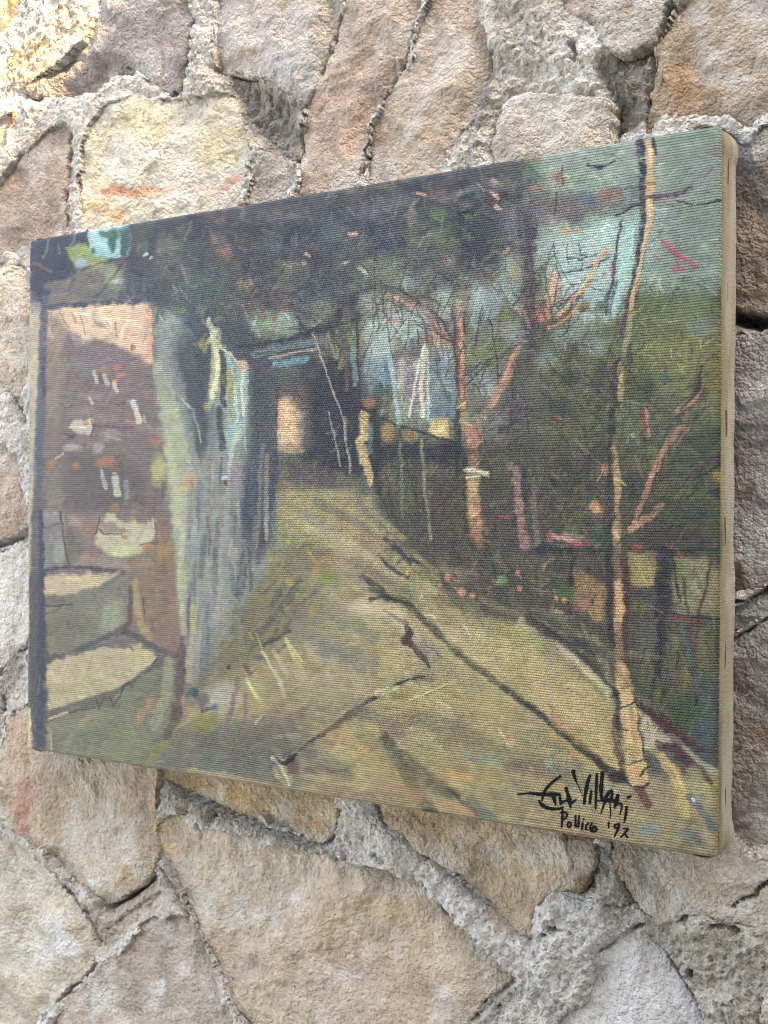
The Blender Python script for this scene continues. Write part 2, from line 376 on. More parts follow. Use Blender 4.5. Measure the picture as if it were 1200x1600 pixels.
# deep joints and cracks: polyline, width px, depth mm
CREV = [
 ([(306,40),(302,95),(291,145),(278,152)], 9, 12), ([(541,30),(528,78),(504,126),(481,168)], 9, 12), ([(346,114),(372,120),(404,124)], 8, 9),
 ([(118,205),(117,250),(113,300),(110,350)], 9, 10), ([(662,22),(650,60),(640,104),(606,152),(580,198),(572,270)], 7, 7),
 ([(474,215),(472,250),(455,258),(440,256)], 8, 9), ([(418,250),(408,270)], 8, 8), ([(1052,14),(1038,48),(1020,82),(986,92)], 13, 14), ([(1026,90),(1026,140),(1018,190)], 8, 6),
 ([(964,172),(966,215)], 10, 9), ([(772,90),(762,145),(732,208),(712,238)], 6, 7), ([(53,152),(72,160)], 9, 10),
 ([(1130,492),(1160,498),(1210,506)], 34, 22), ([(1140,935),(1166,940),(1204,918)], 7, 10), ([(1140,1000),(1176,982),(1204,964)], 7, 9),
 ([(-10,856),(20,846),(48,830)], 14, 14), ([(46,1006),(24,1026),(0,1056)], 12, 12), ([(14,1090),(6,1140),(-6,1180)], 10, 12), ([(40,636),(46,660)], 8, 8),
 ([(258,1340),(240,1372),(206,1400),(176,1416)], 10, 12), ([(112,1382),(136,1420),(156,1470)], 8, 9), ([(156,1502),(130,1530),(100,1556)], 6, 12),
 ([(272,1218),(300,1240),(360,1266),(440,1296),(512,1320)], 8, 9), ([(530,1268),(520,1312)], 12, 12), ([(262,1350),(300,1420),(340,1510)], 5, 5),
 ([(640,1305),(690,1344),(760,1404),(836,1468)], 4, 5), ([(690,1406),(752,1470)], 3, 4), ([(900,1320),(912,1350),(908,1386)], 9, 9), ([(936,1340),(926,1372),(912,1392)], 7, 8),
 ([(962,1330),(978,1380),(992,1404)], 6, 7), ([(952,1410),(975,1414),(992,1406)], 4, 6), ([(990,1448),(1010,1440)], 6, 8), ([(1010,1462),(1040,1492),(1062,1524),(1082,1562),(1100,1604)], 12, 9),
 ([(1050,1432),(1070,1434)], 7, 8), ([(1112,1444),(1140,1444),(1152,1452)], 8, 10), ([(1080,1518),(1078,1526)], 10, 9), ([(745,1588),(780,1552),(806,1528)], 16, 5), ([(786,1566),(780,1568)], 9, 10),
 ([(598,1330),(612,1336)], 6, 8), ([(676,1338),(668,1332)], 6, 8), ([(860,1452),(872,1436),(878,1446)], 4, 6), ([(1206,1370),(1188,1384),(1184,1396),(1164,1402),(1150,1410)], 5, 8),
 ([(338,1276),(342,1272)], 7, 8), ([(300,1268),(296,1262)], 6, 7), ([(900,74),(906,92),(904,100)], 10, 6),
 ([(218,122),(190,120),(180,128),(164,136),(158,152)], 5, 5),
]
# raised or sunken areas of the mortar: polygon, soft edge px, height mm
SWELL = [
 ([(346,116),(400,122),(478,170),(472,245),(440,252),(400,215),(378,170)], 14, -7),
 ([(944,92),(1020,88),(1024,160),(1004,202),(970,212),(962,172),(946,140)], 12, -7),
 ([(782,-40),(890,-40),(930,40),(940,100),(946,150),(900,158),(800,158),(770,190),(755,180),(778,110)], 20, 2),
 ([(844,1414),(860,1392),(890,1386),(900,1400),(930,1400),(976,1440),(940,1480),(934,1540),(900,1570),(860,1540),(836,1500),(842,1450)], 10, 5),
 ([(600,1290),(640,1310),(700,1350),(840,1475),(830,1510),(800,1510),(720,1430),(660,1360),(600,1345)], 12, 3),
 ([(150,1412),(200,1402),(254,1352),(262,1400),(230,1440),(190,1474),(160,1494)], 10, -5),
 ([(0,170),(60,162),(150,160),(180,165),(130,260),(118,200),(90,195),(20,280),(0,300)], 14, 4),
 ([(1010,1440),(1210,1460),(1210,1640),(1120,1640),(1060,1520)], 16, -2),
]

def poly_sd(X, Z, poly):
    """signed distance (inside positive) to a closed polygon"""
    P = np.asarray(poly); Q = np.roll(P, -1, 0)
    d2 = np.full(X.shape, 1e18); inside = np.zeros(X.shape, bool)
    for (ax, az), (bx, bz) in zip(P, Q):
        ex, ez = bx - ax, bz - az
        t = np.clip(((X - ax) * ex + (Z - az) * ez) / (ex * ex + ez * ez + 1e-30), 0, 1)
        dd = (X - ax - t * ex) ** 2 + (Z - az - t * ez) ** 2
        d2 = np.minimum(d2, dd)
        c = ((az > Z) != (bz > Z))
        if abs(ez) > 1e-30:
            c &= X < ex * (Z - az) / ez + ax
        inside ^= c
    d = np.sqrt(d2)
    return np.where(inside, d, -d)

def line_d(X, Z, pts):
    P = np.asarray(pts, float)
    best = np.full(X.shape, 1e18)
    for (ax, az), (bx, bz) in zip(P[:-1], P[1:]):
        ex, ez = bx - ax, bz - az
        t = np.clip(((X - ax) * ex + (Z - az) * ez) / (ex * ex + ez * ez + 1e-30), 0, 1)
        best = np.minimum(best, (X - ax - t * ex) ** 2 + (Z - az - t * ez) ** 2)
    return np.sqrt(best)

def chaikin(P, n=1):
    P = np.asarray(P, float)
    for _ in range(n):
        Q = np.roll(P, -1, 0)
        P = np.stack([P * .86 + Q * .14, P * .14 + Q * .86], 1).reshape(-1, 2)
    return P

def wall_colour(X, Z, PX, PY, base, second, seed):
    a = sstep(-0.25, 0.45, fbm(X * 22, Z * 22, 4, seed))[..., None]
    c = lin(base) * (1 - a) + lin(second) * a
    b = fbm(X * 75, Z * 75, 4, seed + 31)
    c = c * (1 + 0.16 * b)[..., None]
    wx = fbm(X * 45, Z * 45, 4, 5) * 16; wy = fbm(X * 45, Z * 45, 4, 9) * 16
    brk = fbm(X * 130, Z * 130, 3, 77)
    for (bx, by, rx, ry, ang, col, op) in BLOTCH:
        dx, dy = PX + wx - bx, PY + wy - by
        ca, sa = math.cos(math.radians(ang)), math.sin(math.radians(ang))
        u = (dx * ca + dy * sa) / rx; v = (-dx * sa + dy * ca) / ry
        r = np.sqrt(u * u + v * v)
        w = (op * (1 - sstep(0.45, 1.25, r + 0.28 * brk)))[..., None]
        c = c * (1 - w) + lin(col) * w
    return c

wall = empty('stone_wall', (0, YW, 0))
wall['label'] = 'rough beige rubble stone wall with pale lime mortar behind the painting'
wall['category'] = 'wall'

# mortar bed: one relief sheet over the part of the wall that is in view, thick core behind it
corn = on_plane(np.array([-150, 1330, 1330, -150]), np.array([-120, -120, 1730, 1730]), YW)
MX0, MX1 = corn[:, 0].min(), corn[:, 0].max()
MZ0, MZ1 = 1.13, 1.87
STEP = 0.0011
mx = np.arange(MX0, MX1, STEP); mz = np.arange(MZ0, MZ1, STEP)
X, Z = np.meshgrid(mx, mz)
PX, PY = proj(np.stack([X, np.full_like(X, YW), Z], -1))
stone_polys = []
SD = np.full(X.shape, -1.0)
HS = np.zeros(X.shape)
for s in STONES:
    pw = np.stack(W(np.array([p[0] for p in s[0]]), np.array([p[1] for p in s[0]])), -1)
    pw = chaikin(pw, 1)
    stone_polys.append(pw)
    x0, z0 = pw.min(0) - 0.03; x1, z1 = pw.max(0) + 0.03
    i0, i1 = np.searchsorted(mx, [x0, x1]); j0, j1 = np.searchsorted(mz, [z0, z1])
    if i1 <= i0 or j1 <= j0: continue
    sl = (slice(j0, j1), slice(i0, i1))
    d_ = poly_sd(X[sl], Z[sl], pw)
    HS[sl] = np.where(d_ > SD[sl], s[1] * 0.00068, HS[sl])
    SD[sl] = np.maximum(SD[sl], d_)
H = 0.0020 * fbm(X * 28, Z * 28, 4, 3) + 0.0017 * fbm(X * 95, Z * 95, 4, 21, .6) + 0.0022 * np.abs(fbm(X * 150, Z * 150, 3, 44, .65)) + 0.0026 * np.abs(fbm(X * 300, Z * 300, 2, 45, .6)) - 0.0014
H += 0.0052
jx = fbm(X * 60, Z * 60, 3, 61) * 5; jy = fbm(X * 60, Z * 60, 3, 71) * 5
for poly, soft, hh in SWELL:
    H += hh * 0.001 * sstep(-soft, soft, poly_sd(PX + jx, PY + jy, poly))
flush = sstep(-0.55, 0.10, fbm(X * 13, Z * 13, 3, 15))                  # where the mortar was wiped level with the stone
cut = np.zeros(X.shape)
for pts, w, dep in CREV:
    cut = np.maximum(cut, 1 - sstep(0.5, 2.2, line_d(PX, PY, pts) / w))
flush = flush * (1 - cut)
for fx, fy, fr in ((915, 1348, 50), (880, 205, 110)):                   # these two stones stand clear of the mortar
    fd = np.hypot(PX - fx, PY - fy); flush = flush * sstep(fr * .8, fr * 1.3, fd); H = H - 0.003 * (1 - sstep(fr * .7, fr * 1.2, fd))
wf = flush * np.exp(-np.abs(SD) / 0.030)
H = H * (1 - 0.6 * wf) + wf * (HS * 0.85 + 0.0006)
H -= 0.0010 * (1 - flush) * (1 - sstep(0.0, 0.006, -SD))                # a slight joint elsewhere
for pts, w, dep in CREV:
    d = line_d(PX + jx * .5, PY + jy * .5, pts)
    H -= dep * 0.001 * (1 - sstep(0.10, 0.58, d / w))
lap = 0.0004 + 0.004 * flush * sstep(-0.1, 0.5, fbm(X * 60, Z * 60, 4, 19))
H = np.where(SD > lap, np.minimum(H, -0.012), H)
cm = wall_colour(X, Z, PX, PY, (226, 221, 212), (214, 206, 194), 300)
for poly, col, op in STAIN_SHADE:
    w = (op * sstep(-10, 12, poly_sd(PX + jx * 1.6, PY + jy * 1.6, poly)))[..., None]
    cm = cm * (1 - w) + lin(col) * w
n, m = X.shape
idx = np.arange(n * m).reshape(n, m)
hid = (np.abs(X) < 0.17) & (np.abs(Z - ZC) < 0.12)          # the part wholly behind the canvas is left to the core
vis = ~hid[:-1, :-1]
q = np.stack([idx[:-1, :-1], idx[:-1, 1:], idx[1:, 1:], idx[1:, :-1]], -1)[vis]
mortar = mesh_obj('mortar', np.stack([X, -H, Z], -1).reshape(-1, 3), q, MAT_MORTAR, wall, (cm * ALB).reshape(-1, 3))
v, qd = box_arrays(-2.6, 1.46, 0.030, 0.40, -0.30, 2.6)
core_cols = np.tile(lin((196, 190, 180)) * ALB, (8, 1))
mesh_obj('wall_core', v, qd, MAT_MORTAR, wall, core_cols, smooth=False)

GS = 0.0012
for k, s in enumerate(STONES):
    pw = stone_polys[k]
    h0, (tx, tz), c1, c2 = s[1] * 0.68, s[2], s[3], s[4]
    x0, z0 = pw.min(0) - 0.006; x1, z1 = pw.max(0) + 0.006
    gx = np.arange(x0, x1, GS); gz = np.arange(z0, z1, GS)
    X, Z = np.meshgrid(gx, gz)
    sd = poly_sd(X, Z, pw)
    pert = 0.0015 * fbm(X * 70, Z * 70, 4, 500 + k) + 0.0010 * fbm(X * 260, Z * 260, 2, 900 + k)
    sd = sd + pert + 0.0013
    gz_, gx_ = np.gradient(sd, GS)
    gl = np.sqrt(gx_ ** 2 + gz_ ** 2) + 1e-6
    near = (sd <= 0) & (sd > -1.6 * GS)
    Xs = np.where(near, X - sd * gx_ / gl ** 2, X); Zs = np.where(near, Z - sd * gz_ / gl ** 2, Z)
    keep = sd > -1.6 * GS
    cx, cz = pw.mean(0)
    Hh = h0 * 0.001 + (tx * (X - cx) + tz * (Z - cz)) * 0.01
    Hh = Hh + 0.0024 * fbm(X * 16, Z * 16, 3, 40 + 7 * k) + 0.0011 * fbm(X * 55, Z * 55, 4, 41 + 7 * k)
    # flaked ledges: stepped relief as in split sandstone
    f = fbm(X * 26 + 0.4 * fbm(X * 60, Z * 60, 2, 5), Z * 20, 3, 42 + 7 * k) * 2.2
    Hh = Hh + 0.0011 * (np.floor(f) + sstep(0.35, 0.65, f - np.floor(f)))
    Hh = Hh + 0.0007 * fbm(X * 150, Z * 150, 3, 43 + 7 * k, 0.65)
    er = 0.0019 + 0.0022 * fbm(X * 24, Z * 24, 2, 60 + k)
    e = np.clip(sd / np.maximum(er, 0.0012), 0, 1)
    Hh = Hh - (h0 * 0.001 * 0.22 + 0.0004) * (1 - np.sqrt(np.clip(1 - (1 - e) ** 2, 0, 1)))
    # long broken bevels where the stone was split off
    ch = sstep(0.0, 0.5, fbm(X * 11, Z * 11, 2, 80 + k)) * 0.004
    Hh = Hh - ch * (1 - sstep(0.0, 0.016, sd))
    Hh = np.where(sd <= 0, -0.016, Hh)
    PX, PY = proj(np.stack([X, np.full_like(X, YW), Z], -1))
    # small cracks that run across the stone
    for pts, w, dep in CREV[-1:] + [CREV[41]] :
        d = line_d(PX, PY, pts)
        Hh = Hh - dep * 0.0006 * (1 - sstep(0.15, 0.7, d / w)) * (sd > 0)
    # keep the stone clear of the canvas back
    Hh = np.minimum(Hh, 0.0125)
    cc = wall_colour(X, Z, PX, PY, c1, c2, 100 + 13 * k)
    # mortar smeared over the rim
    sm = sstep(0.05, 0.55, fbm(X * 48, Z * 48, 4, 700 + k) + 0.45 * np.exp(-np.maximum(sd, 0) / 0.010) - 0.24)[..., None] * 0.5
    cc = cc * (1 - sm) + lin((208, 204, 196)) * sm
    id_ = -np.ones(X.shape, np.int64)
    cells = keep[:-1, :-1] & keep[:-1, 1:] & keep[1:, 1:] & keep[1:, :-1]
    used = np.zeros(X.shape, bool)
    used[:-1, :-1] |= cells; used[:-1, 1:] |= cells; used[1:, 1:] |= cells; used[1:, :-1] |= cells
    id_[used] = np.arange(used.sum())
    jj, ii = np.nonzero(cells)
    q = np.stack([id_[jj, ii], id_[jj, ii + 1], id_[jj + 1, ii + 1], id_[jj + 1, ii]], -1)
    vv = np.stack([Xs[used], -Hh[used], Zs[used]], -1)
    g_ = cc.mean(-1, keepdims=True); cc = (g_ + (cc - g_) * 0.93) * 1.08
    st = mesh_obj('stone', vv, q, MAT_STONE, wall, cc[used] * ALB)

# unseen block, added to keep this wall in shade
bp_ = on_plane(np.array([122.0]), np.array([116.0]), YW)[0]
blocker_top = bp_[2] + SUN[2] / SUN[0] * (1.50 - bp_[0])
0 and print('blocker_top', blocker_top, bp_, [on_plane(np.array([float(a)]), np.array([float(b)]), YW)[0] for a, b in ((180,40),(10,195))])
v, qd = box_arrays(1.50, 1.75, -2.4, 0.034, 0.0, blocker_top)
blocker = mesh_obj('added_shade_block', v, qd, MAT_RENDER, None, None, smooth=False)
blocker['kind'] = 'structure'
blocker['label'] = 'unseen pale block added at the right to keep the stone wall in shade'
v, qd = box_arrays(-1.5, 5.0, -3.2, -2.5, 0.004, 4.6)  # unseen block, added to cut frontal sky so the light rakes
house = mesh_obj('added_sky_block', v, qd, MAT_RENDER, None, None, smooth=False)
house['kind'] = 'structure'
house['label'] = 'unseen pale block added opposite the stone wall to cut frontal sky light'
v = np.array([(-9, -12, 0), (9, -12, 0), (9, 0.03, 0), (-9, 0.03, 0)], float)  # unseen plane, added to bounce light up the wall
ground = mesh_obj('ground', v, np.array([[0, 1, 2, 3]]), MAT_RENDER, None, None, smooth=False)
ground['kind'] = 'structure'
ground['label'] = 'unseen pale ground plane added to bounce light onto the stone wall'

# ------------------------------------------------------------------ the painting
root = empty('canvas_painting', (0, CT, ZC - CH / 2))
root['label'] = 'unframed oil painting of a shady village lane on stretched canvas, signed lower right'
root['category'] = 'painting'
OFF = np.array([0, CT, ZC - CH / 2])

NX, NZ = 960, 711
xs = np.linspace(-CW / 2, CW / 2, NX); zs = np.linspace(CH / 2, -CH / 2, NZ)
CX, CZ = np.meshgrid(xs, zs)
UX, UY = proj(np.stack([CX, np.zeros_like(CX), CZ + ZC], -1))      # where each canvas point sits in the photograph
IMG = np.zeros((NZ, NX, 3)); IMG[:] = lin((96, 97, 86))
HGT = np.zeros((NZ, NX))
K1 = fbm(CX * 70, CZ * 70, 4, 1201); K2 = fbm(CX * 260, CZ * 260, 3, 1207); K3 = fbm(CX * 900, CZ * 900, 2, 1213)
colx = UX[NZ // 2]

def window(x0, y0, x1, y1):
    i0 = max(0, np.searchsorted(colx, x0 - 4)); i1 = min(NX, np.searchsorted(colx, x1 + 4))
    if i1 - i0 < 2: return None
    a = UY[:, i0]; b = UY[:, i1 - 1]
    lo = np.minimum(a, b); hi = np.maximum(a, b)
    j0 = max(0, np.searchsorted(hi, y0 - 4)); j1 = min(NZ, np.searchsorted(lo, y1 + 4))
    if j1 - j0 < 2: return None
    return slice(j0, j1), slice(i0, i1)

def lay(sl, a, col, h):
    col = np.asarray(col, float); mn = col.mean(); ch = col - mn; mg = np.abs(ch).max()
    if mg > 34: col = mn + ch * (34 + (mg - 34) * 0.5) / mg      # mixed, never straight from the tube
    IMG[sl] = IMG[sl] * (1 - a[..., None]) + lin(col) * a[..., None]
    if h: HGT[sl] = HGT[sl] * (1 - 0.6 * a) + h * a

def P(col, pts, soft=6, op=1.0, rough=2.6, h=0.0):
    p = np.array(pts, float)
    x0, y0 = p.min(0) - soft - rough * 2; x1, y1 = p.max(0) + soft + rough * 2
    sl = window(x0, y0, x1, y1)
    if sl is None: return
    sd = poly_sd(UX[sl] + rough * K1[sl] * .6, UY[sl] + rough * K2[sl] * .6, p)
    a = sstep(-soft, soft, sd + rough * 0.7 * K2[sl]) * op
    lay(sl, a, col, h)

FINE = []; REC = [True]
def L(col, pts, w, op=0.90, soft=0.38, dry=0.38, h=0.0, w1=None):
    if w <= 10 and REC[0]: FINE.append((col, pts, w, op, soft, dry, h, w1))
    p = [tuple(q) for q in pts]
    if len(p[0]) == 2:
        n_ = len(p); w1_ = w if w1 is None else w1
        p = [(q[0], q[1], w + (w1_ - w) * i / max(1, n_ - 1)) for i, q in enumerate(p)]
    A = np.array(p, float); wm = A[:, 2].max()
    sl = window(A[:, 0].min() - wm, A[:, 1].min() - wm, A[:, 0].max() + wm, A[:, 1].max() + wm)
    if sl is None: return
    X, Y = UX[sl] + 0.12 * wm * K2[sl], UY[sl] + 0.12 * wm * K2[sl]
    best = np.full(X.shape, 1e9)
    for (ax, ay, aw), (bx, by, bw) in zip(A[:-1], A[1:]):
        ex, ey = bx - ax, by - ay
        t = np.clip(((X - ax) * ex + (Y - ay) * ey) / (ex * ex + ey * ey + 1e-9), 0, 1)
        d = np.sqrt((X - ax - t * ex) ** 2 + (Y - ay - t * ey) ** 2)
        ww = np.maximum(0.5 * (aw + (bw - aw) * t), 0.8)
        best = np.minimum(best, d / ww)
    a = 1 - sstep(1 - soft, 1 + soft, best)
    if dry: a = a * (1 - dry * sstep(-0.1, 0.5, K3[sl] + 0.4 * K2[sl]))
    lay(sl, a * op, col, h)

DABS = []
def B(col, x, y, rx, ry, op=0.85, ang=0.0, soft=0.45, h=0.0):
    if max(rx, ry) <= 22 and REC[0] and op > .6: DABS.append((col, x, y, rx, ry, op, ang, soft, h))
    r = max(rx, ry) * 1.5
    sl = window(x - r, y - r, x + r, y + r)
    if sl is None: return
    ca, sa = math.cos(math.radians(ang)), math.sin(math.radians(ang))
    dx, dy = UX[sl] - x + 0.22 * rx * K1[sl], UY[sl] - y + 0.22 * ry * K2[sl]
    u = (dx * ca + dy * sa) / rx; v_ = (-dx * sa + dy * ca) / ry
    a = 1 - sstep(1 - soft, 1 + soft, np.sqrt(u * u + v_ * v_) + 0.18 * K2[sl])
    lay(sl, a * op, col, h)

def srgb_of(c):
    return np.where(c <= 0.0031308, c * 12.92, 1.055 * np.power(np.maximum(c, 1e-6), 1 / 2.4) - 0.055) * 255

def sample(x, y):
    i = int(np.clip(np.searchsorted(colx, x), 0, NX - 1))
    j = int(np.clip(np.searchsorted(UY[:, i], y), 0, NZ - 1))
    return srgb_of(IMG[j, i])

def direction(x, y):
    if x < 250 and y > 470: return random.gauss(0.0, 0.25) + (math.pi / 2 if random.random() < .3 else 0)
    if 250 <= x < 440 and y > 540 and y < 1080: return math.pi / 2 + random.gauss(0.05, 0.18)
    if y > 960 and x < 560: return random.gauss(-0.45, 0.4)
    if y > 780 and 440 <= x < 1000 and y > 740 + 0.45 * (x - 440): return random.gauss(0.62, 0.35)
    if x > 840 and y < 430: return random.gauss(-0.12, 0.35)
    if x > 1000 and y > 860: return math.pi / 2 + random.gauss(0, 0.5)
    return random.uniform(0, math.pi)

def scumble(n, wlo, whi, llo, lhi, op, jit, hue=6, region=(44, 195, 1130, 1345)):
    rec, REC[0] = REC[0], False
    for _ in range(n):
        x = random.uniform(region[0], region[2]); y = random.uniform(region[1], region[3])
        a = direction(x, y); l = random.uniform(llo, lhi); w = random.uniform(wlo, whi)
        c = sample(x, y)
        g = random.gauss(0, jit)
        c = np.clip(c * (1 + g / 100) + np.array([random.gauss(0, hue) for _ in range(3)]), 8, 240)
        dx, dy = math.cos(a) * l / 2, math.sin(a) * l / 2
        cv = random.gauss(0, l * 0.08)
        L(c, [(x - dx, y - dy), (x - cv * math.sin(a), y + cv * math.cos(a)), (x + dx, y + dy)], w, op * random.uniform(.5, 1), 0.5, 0.35, h=0.00008)
    REC[0] = rec

# ---- first lay-in: the large tone areas
P((158,147,108), [(436,735),(530,740),(600,800),(650,880),(730,955),(830,970),(965,1100),(1010,1220),(1140,1210),(1140,1360),(600,1275),(30,1185),(40,1140),(280,1120),(330,1040),(420,900)], 14)
P((84,87,88), [(30,360),(200,330),(600,270),(845,225),(835,420),(720,470),(560,525),(430,560),(380,540),(240,480),(30,490)], 16)
P((148,164,150), [(835,225),(1140,185),(1140,520),(1000,560),(850,520),(828,400)], 16)
P((122,135,122), [(1030,190),(1140,180),(1140,480),(1040,470)], 24, .7)
P((104,108,80), [(835,455),(1140,455),(1140,860),(835,860)], 22)
P((118,120,106), [(560,440),(840,420),(850,700),(700,700),(560,640)], 22)
P((86,82,68), [(640,690),(965,690),(1140,850),(1140,1210),(1000,1110),(960,1100),(850,985),(720,950),(640,870),(590,800),(590,700)], 18)
P((122,111,105), [(66,480),(236,474),(246,620),(262,800),(284,1000),(284,1035),(200,1005),(66,1100)], 8)
P((138,143,136), [(236,474),(330,500),(432,560),(440,740),(424,880),(356,1000),(300,1085),(284,1030),(268,800),(248,620)], 12)
P((76,82,86), [(300,470),(430,540),(440,600),(434,720),(424,850),(398,880),(372,800),(385,700),(385,575),(345,545),(330,600),(328,700),(300,720),(290,640),(270,560)], 14)
P((52,54,63), [(466,600),(470,560),(560,560),(592,640),(592,750),(520,738),(472,722)], 12)
P((116,112,96), [(40,1150),(280,1130),(480,1120),(500,1190),(480,1240),(300,1210),(60,1178)], 16)
P((152,136,106), [(780,1190),(1140,1230),(1140,1360),(780,1310)], 20, .8)
P((120,116,92), [(440,840),(520,850),(515,940),(480,990),(400,1030),(330,1080),(290,1090),(330,1000),(400,920)], 26, .7)
P((176,158,108), [(700,990),(800,985),(950,1100),(960,1200),(880,1150),(760,1050)], 14)
P((96,90,84), [(436,715),(520,735),(560,765),(440,765)], 8)
P((82,80,70), [(790,500),(850,480),(850,850),(790,850)], 16, .7)
scumble(1500, 8, 18, 24, 64, .55, 10, 5)

# ---- upper left: canopy edge, sky hole, tree
P((120,116,104), [(70,425),(200,410),(205,470),(70,478)], 8)
P((62,66,84), [(44,366),(112,360),(152,352),(140,370),(134,384),(106,388),(108,402),(119,424),(112,432),(100,438),(86,440),(80,455),(66,470),(56,474),(44,446)], 3, 1, 3)  # surface sheen is mixed into these lifted blue-grey darks
P((140,158,98), [(100,386),(135,377),(142,395),(172,402),(168,410),(140,416),(120,418),(106,402)], 3)
P((152,190,190), [(142,356),(203,344),(203,400),(190,404),(152,402),(141,390),(138,372)], 2)
for a in ((163,366,8,5),(177,373,9,15),(195,374,8,20),(193,394,6,9),(146,391,3,5),(178,386,5,7)): B((62,104,86), *a, .95)
B((152,190,190), 184, 384, 4, 10, .9)
B((150,176,182), 127, 411, 9, 7, .8); B((130,122,106), 92, 446, 26, 8, .7); B((148,162,128), 176, 430, 12, 14, .7); B((172,167,157), 181, 439, 12, 4, .8)
B((150,160,110), 150, 414, 18, 6, .7); B((112,98,110), 110, 452, 26, 6, .5); B((96,104,96), 150, 460, 34, 9, .6)
L((118,102,98), [(54,413),(68,418),(80,425)], 5); L((120,128,110), [(75,376),(73,392),(68,402)], 4, .7); L((120,128,110), [(118,362),(116,376),(108,384)], 4, .7); L((110,122,112), [(92,385),(92,396)], 5, .6)
L((72,74,88), [(206,350,16),(205,400,17),(200,440,18),(194,470,16)], 17); L((74,74,90), [(246,356),(238,380),(232,402),(216,446)], 11); L((92,80,88), [(214,352),(214,396)], 6, .6)
L((78,72,82), [(128,424),(150,412),(170,408),(195,402),(236,400)], 3.2); L((97,82,86), [(191,410),(176,432),(160,452),(145,466)], 4.2)
L((64,74,84), [(70,480),(140,475),(232,469)], 8); L((66,84,88), [(225,455),(260,470),(300,500)], 22, .7); L((88,92,84), [(230,440),(270,452)], 16, .5)
B((80,112,98), 228, 386, 8, 8); B((150,120,116), 216, 385, 3, 10, .5); L((190,192,180), [(224,400),(230,397)], 4); L((170,175,170), [(234,403),(236,402)], 4)
B((110,114,100), 264, 391, 20, 17, .75); B((96,92,86), 252, 430, 26, 18, .6); B((84,96,92), 300, 450, 30, 24, .6); B((122,126,88), 284, 485, 9, 8, .6); B((130,140,100), 312, 482, 9, 8, .6)
# house wall with its window marks
P((204,182,154), [(73,484),(150,478),(230,474),(237,492),(239,566),(222,566),(215,554),(190,543),(170,533),(150,528),(136,533),(116,531),(106,518),(90,500),(75,495)], 5, .95, 4, .0001)
L((217,160,130), [(231,484),(233,520),(232,556)], 8, .85); L((206,186,156), [(100,484),(220,478)], 6, .5); L((214,186,150), [(205,500),(210,548)], 18, .4)
for a in (((92,488),(106,512),3),((124,494),(133,522),3),((148,503),(160,509),7),((180,504),(182,526),3),((165,500),(172,512),3),((112,490),(118,505),3)): L((142,127,116), a[:2], a[2], .7)
L((130,118,115), [(104,520),(140,540),(190,555),(225,575)], 10, .4); B((156,142,124), 86, 524, 14, 40, .75); B((138,126,112), 82, 600, 14, 60, .6)
B((122,110,118), 170, 560, 50, 20, .6); B((126,112,116), 190, 625, 36, 40, .6)
for a in ((181,573,7,5),(161,576,6,4),(186,585,7,4),(206,565,4,2.5),(178,595,4,4)): B((172,120,92), *a, .85)
B((150,110,80), 208, 541, 4, 4)
for a in (((146,582),(151,598),6),((162,587),(167,600),7),((177,597),(182,612),6),((178,600),(181,612),5),((139,620),(144,632),5)): L((168,174,162), a[:2], a[2], .85, h=.0002)
L((90,84,90), [(155,585),(158,600)], 4, .6); L((82,80,88), [(170,627),(184,631),(196,628)], 1.8); L((82,78,86), [(92,630),(101,637),(112,632)], 1.8)
L((194,194,172), [(208,628),(212,644),(216,660)], 9, .95, h=.0003); L((160,158,148), [(224,648),(226,660)], 5, .7); B((152,106,98), 203, 655, 7, 9, .7); B((160,110,96), 242, 690, 12, 8, .7); B((146,112,100), 232, 625, 8, 8, .5)
P((170,167,152), [(105,660),(140,654),(143,672),(136,679),(112,676)], 3); L((198,194,168), [(107,667),(131,668)], 4, .9, h=.0002); B((176,130,96), 132, 662, 3.5, 3.5)
L((78,76,88), [(140,648),(144,668),(140,682)], 2.2); L((80,78,88), [(99,678),(112,684)], 2.4); L((80,80,92), [(144,665),(175,667),(205,667)], 2.6); L((86,84,94), [(160,672),(205,690)], 2, .6)
B((142,140,140), 168, 680, 16, 9, .7); B((158,152,148), 152, 700, 9, 8, .7); B((168,158,148), 110, 700, 12, 7, .8); L((176,166,156), [(96,708),(86,717)], 2.5)
P((98,90,88), [(100,706),(190,712),(225,740),(225,790),(160,800),(110,800),(95,750)], 12, .75)
for a in ((165,722,14,9),(80,725,7,6),(117,727,6,5),(178,793,8,6)): B((166,116,80), *a, .8)
L((162,163,152), [(156,735),(160,750),(163,762)], 6, .85); L((178,178,162), [(178,744),(182,771)], 10, .9, h=.0002); L((140,138,132), [(195,752),(197,778)], 7, .7)
L((76,74,84), [(166,732),(155,734),(154,744)], 2); L((76,74,84), [(170,744),(190,739)], 2); L((78,74,84), [(172,778),(188,779)], 2); L((84,78,86), [(186,790),(232,800)], 2, .6)
B((150,116,104), 132, 822, 14, 14, .6); B((140,112,112), 140, 860, 12, 18, .5); L((112,96,98), [(104,740),(102,800),(104,850)], 6, .5)
P((172,168,140), [(160,804),(176,808),(200,818),(239,811),(243,840),(226,850),(214,862),(190,869),(160,862),(146,850),(150,832)], 4, 1, 4)
P((142,120,112), [(155,814),(190,824),(203,832),(152,833)], 3, .85); B((184,182,140), 190, 862, 26, 8, .6); L((62,60,66), [(147,835),(152,828),(160,834),(188,834)], 2.4); L((72,68,72), [(153,808),(149,832)], 2); L((90,82,90), [(237,794),(241,820),(243,848)], 2.2)
for a in ((205,813,4,5),(192,840,4.5,3.5),(228,855,10,6)): B((184,118,74), *a, .85)
L((70,66,76), [(215,852),(232,848),(245,850)], 2.2, .7)
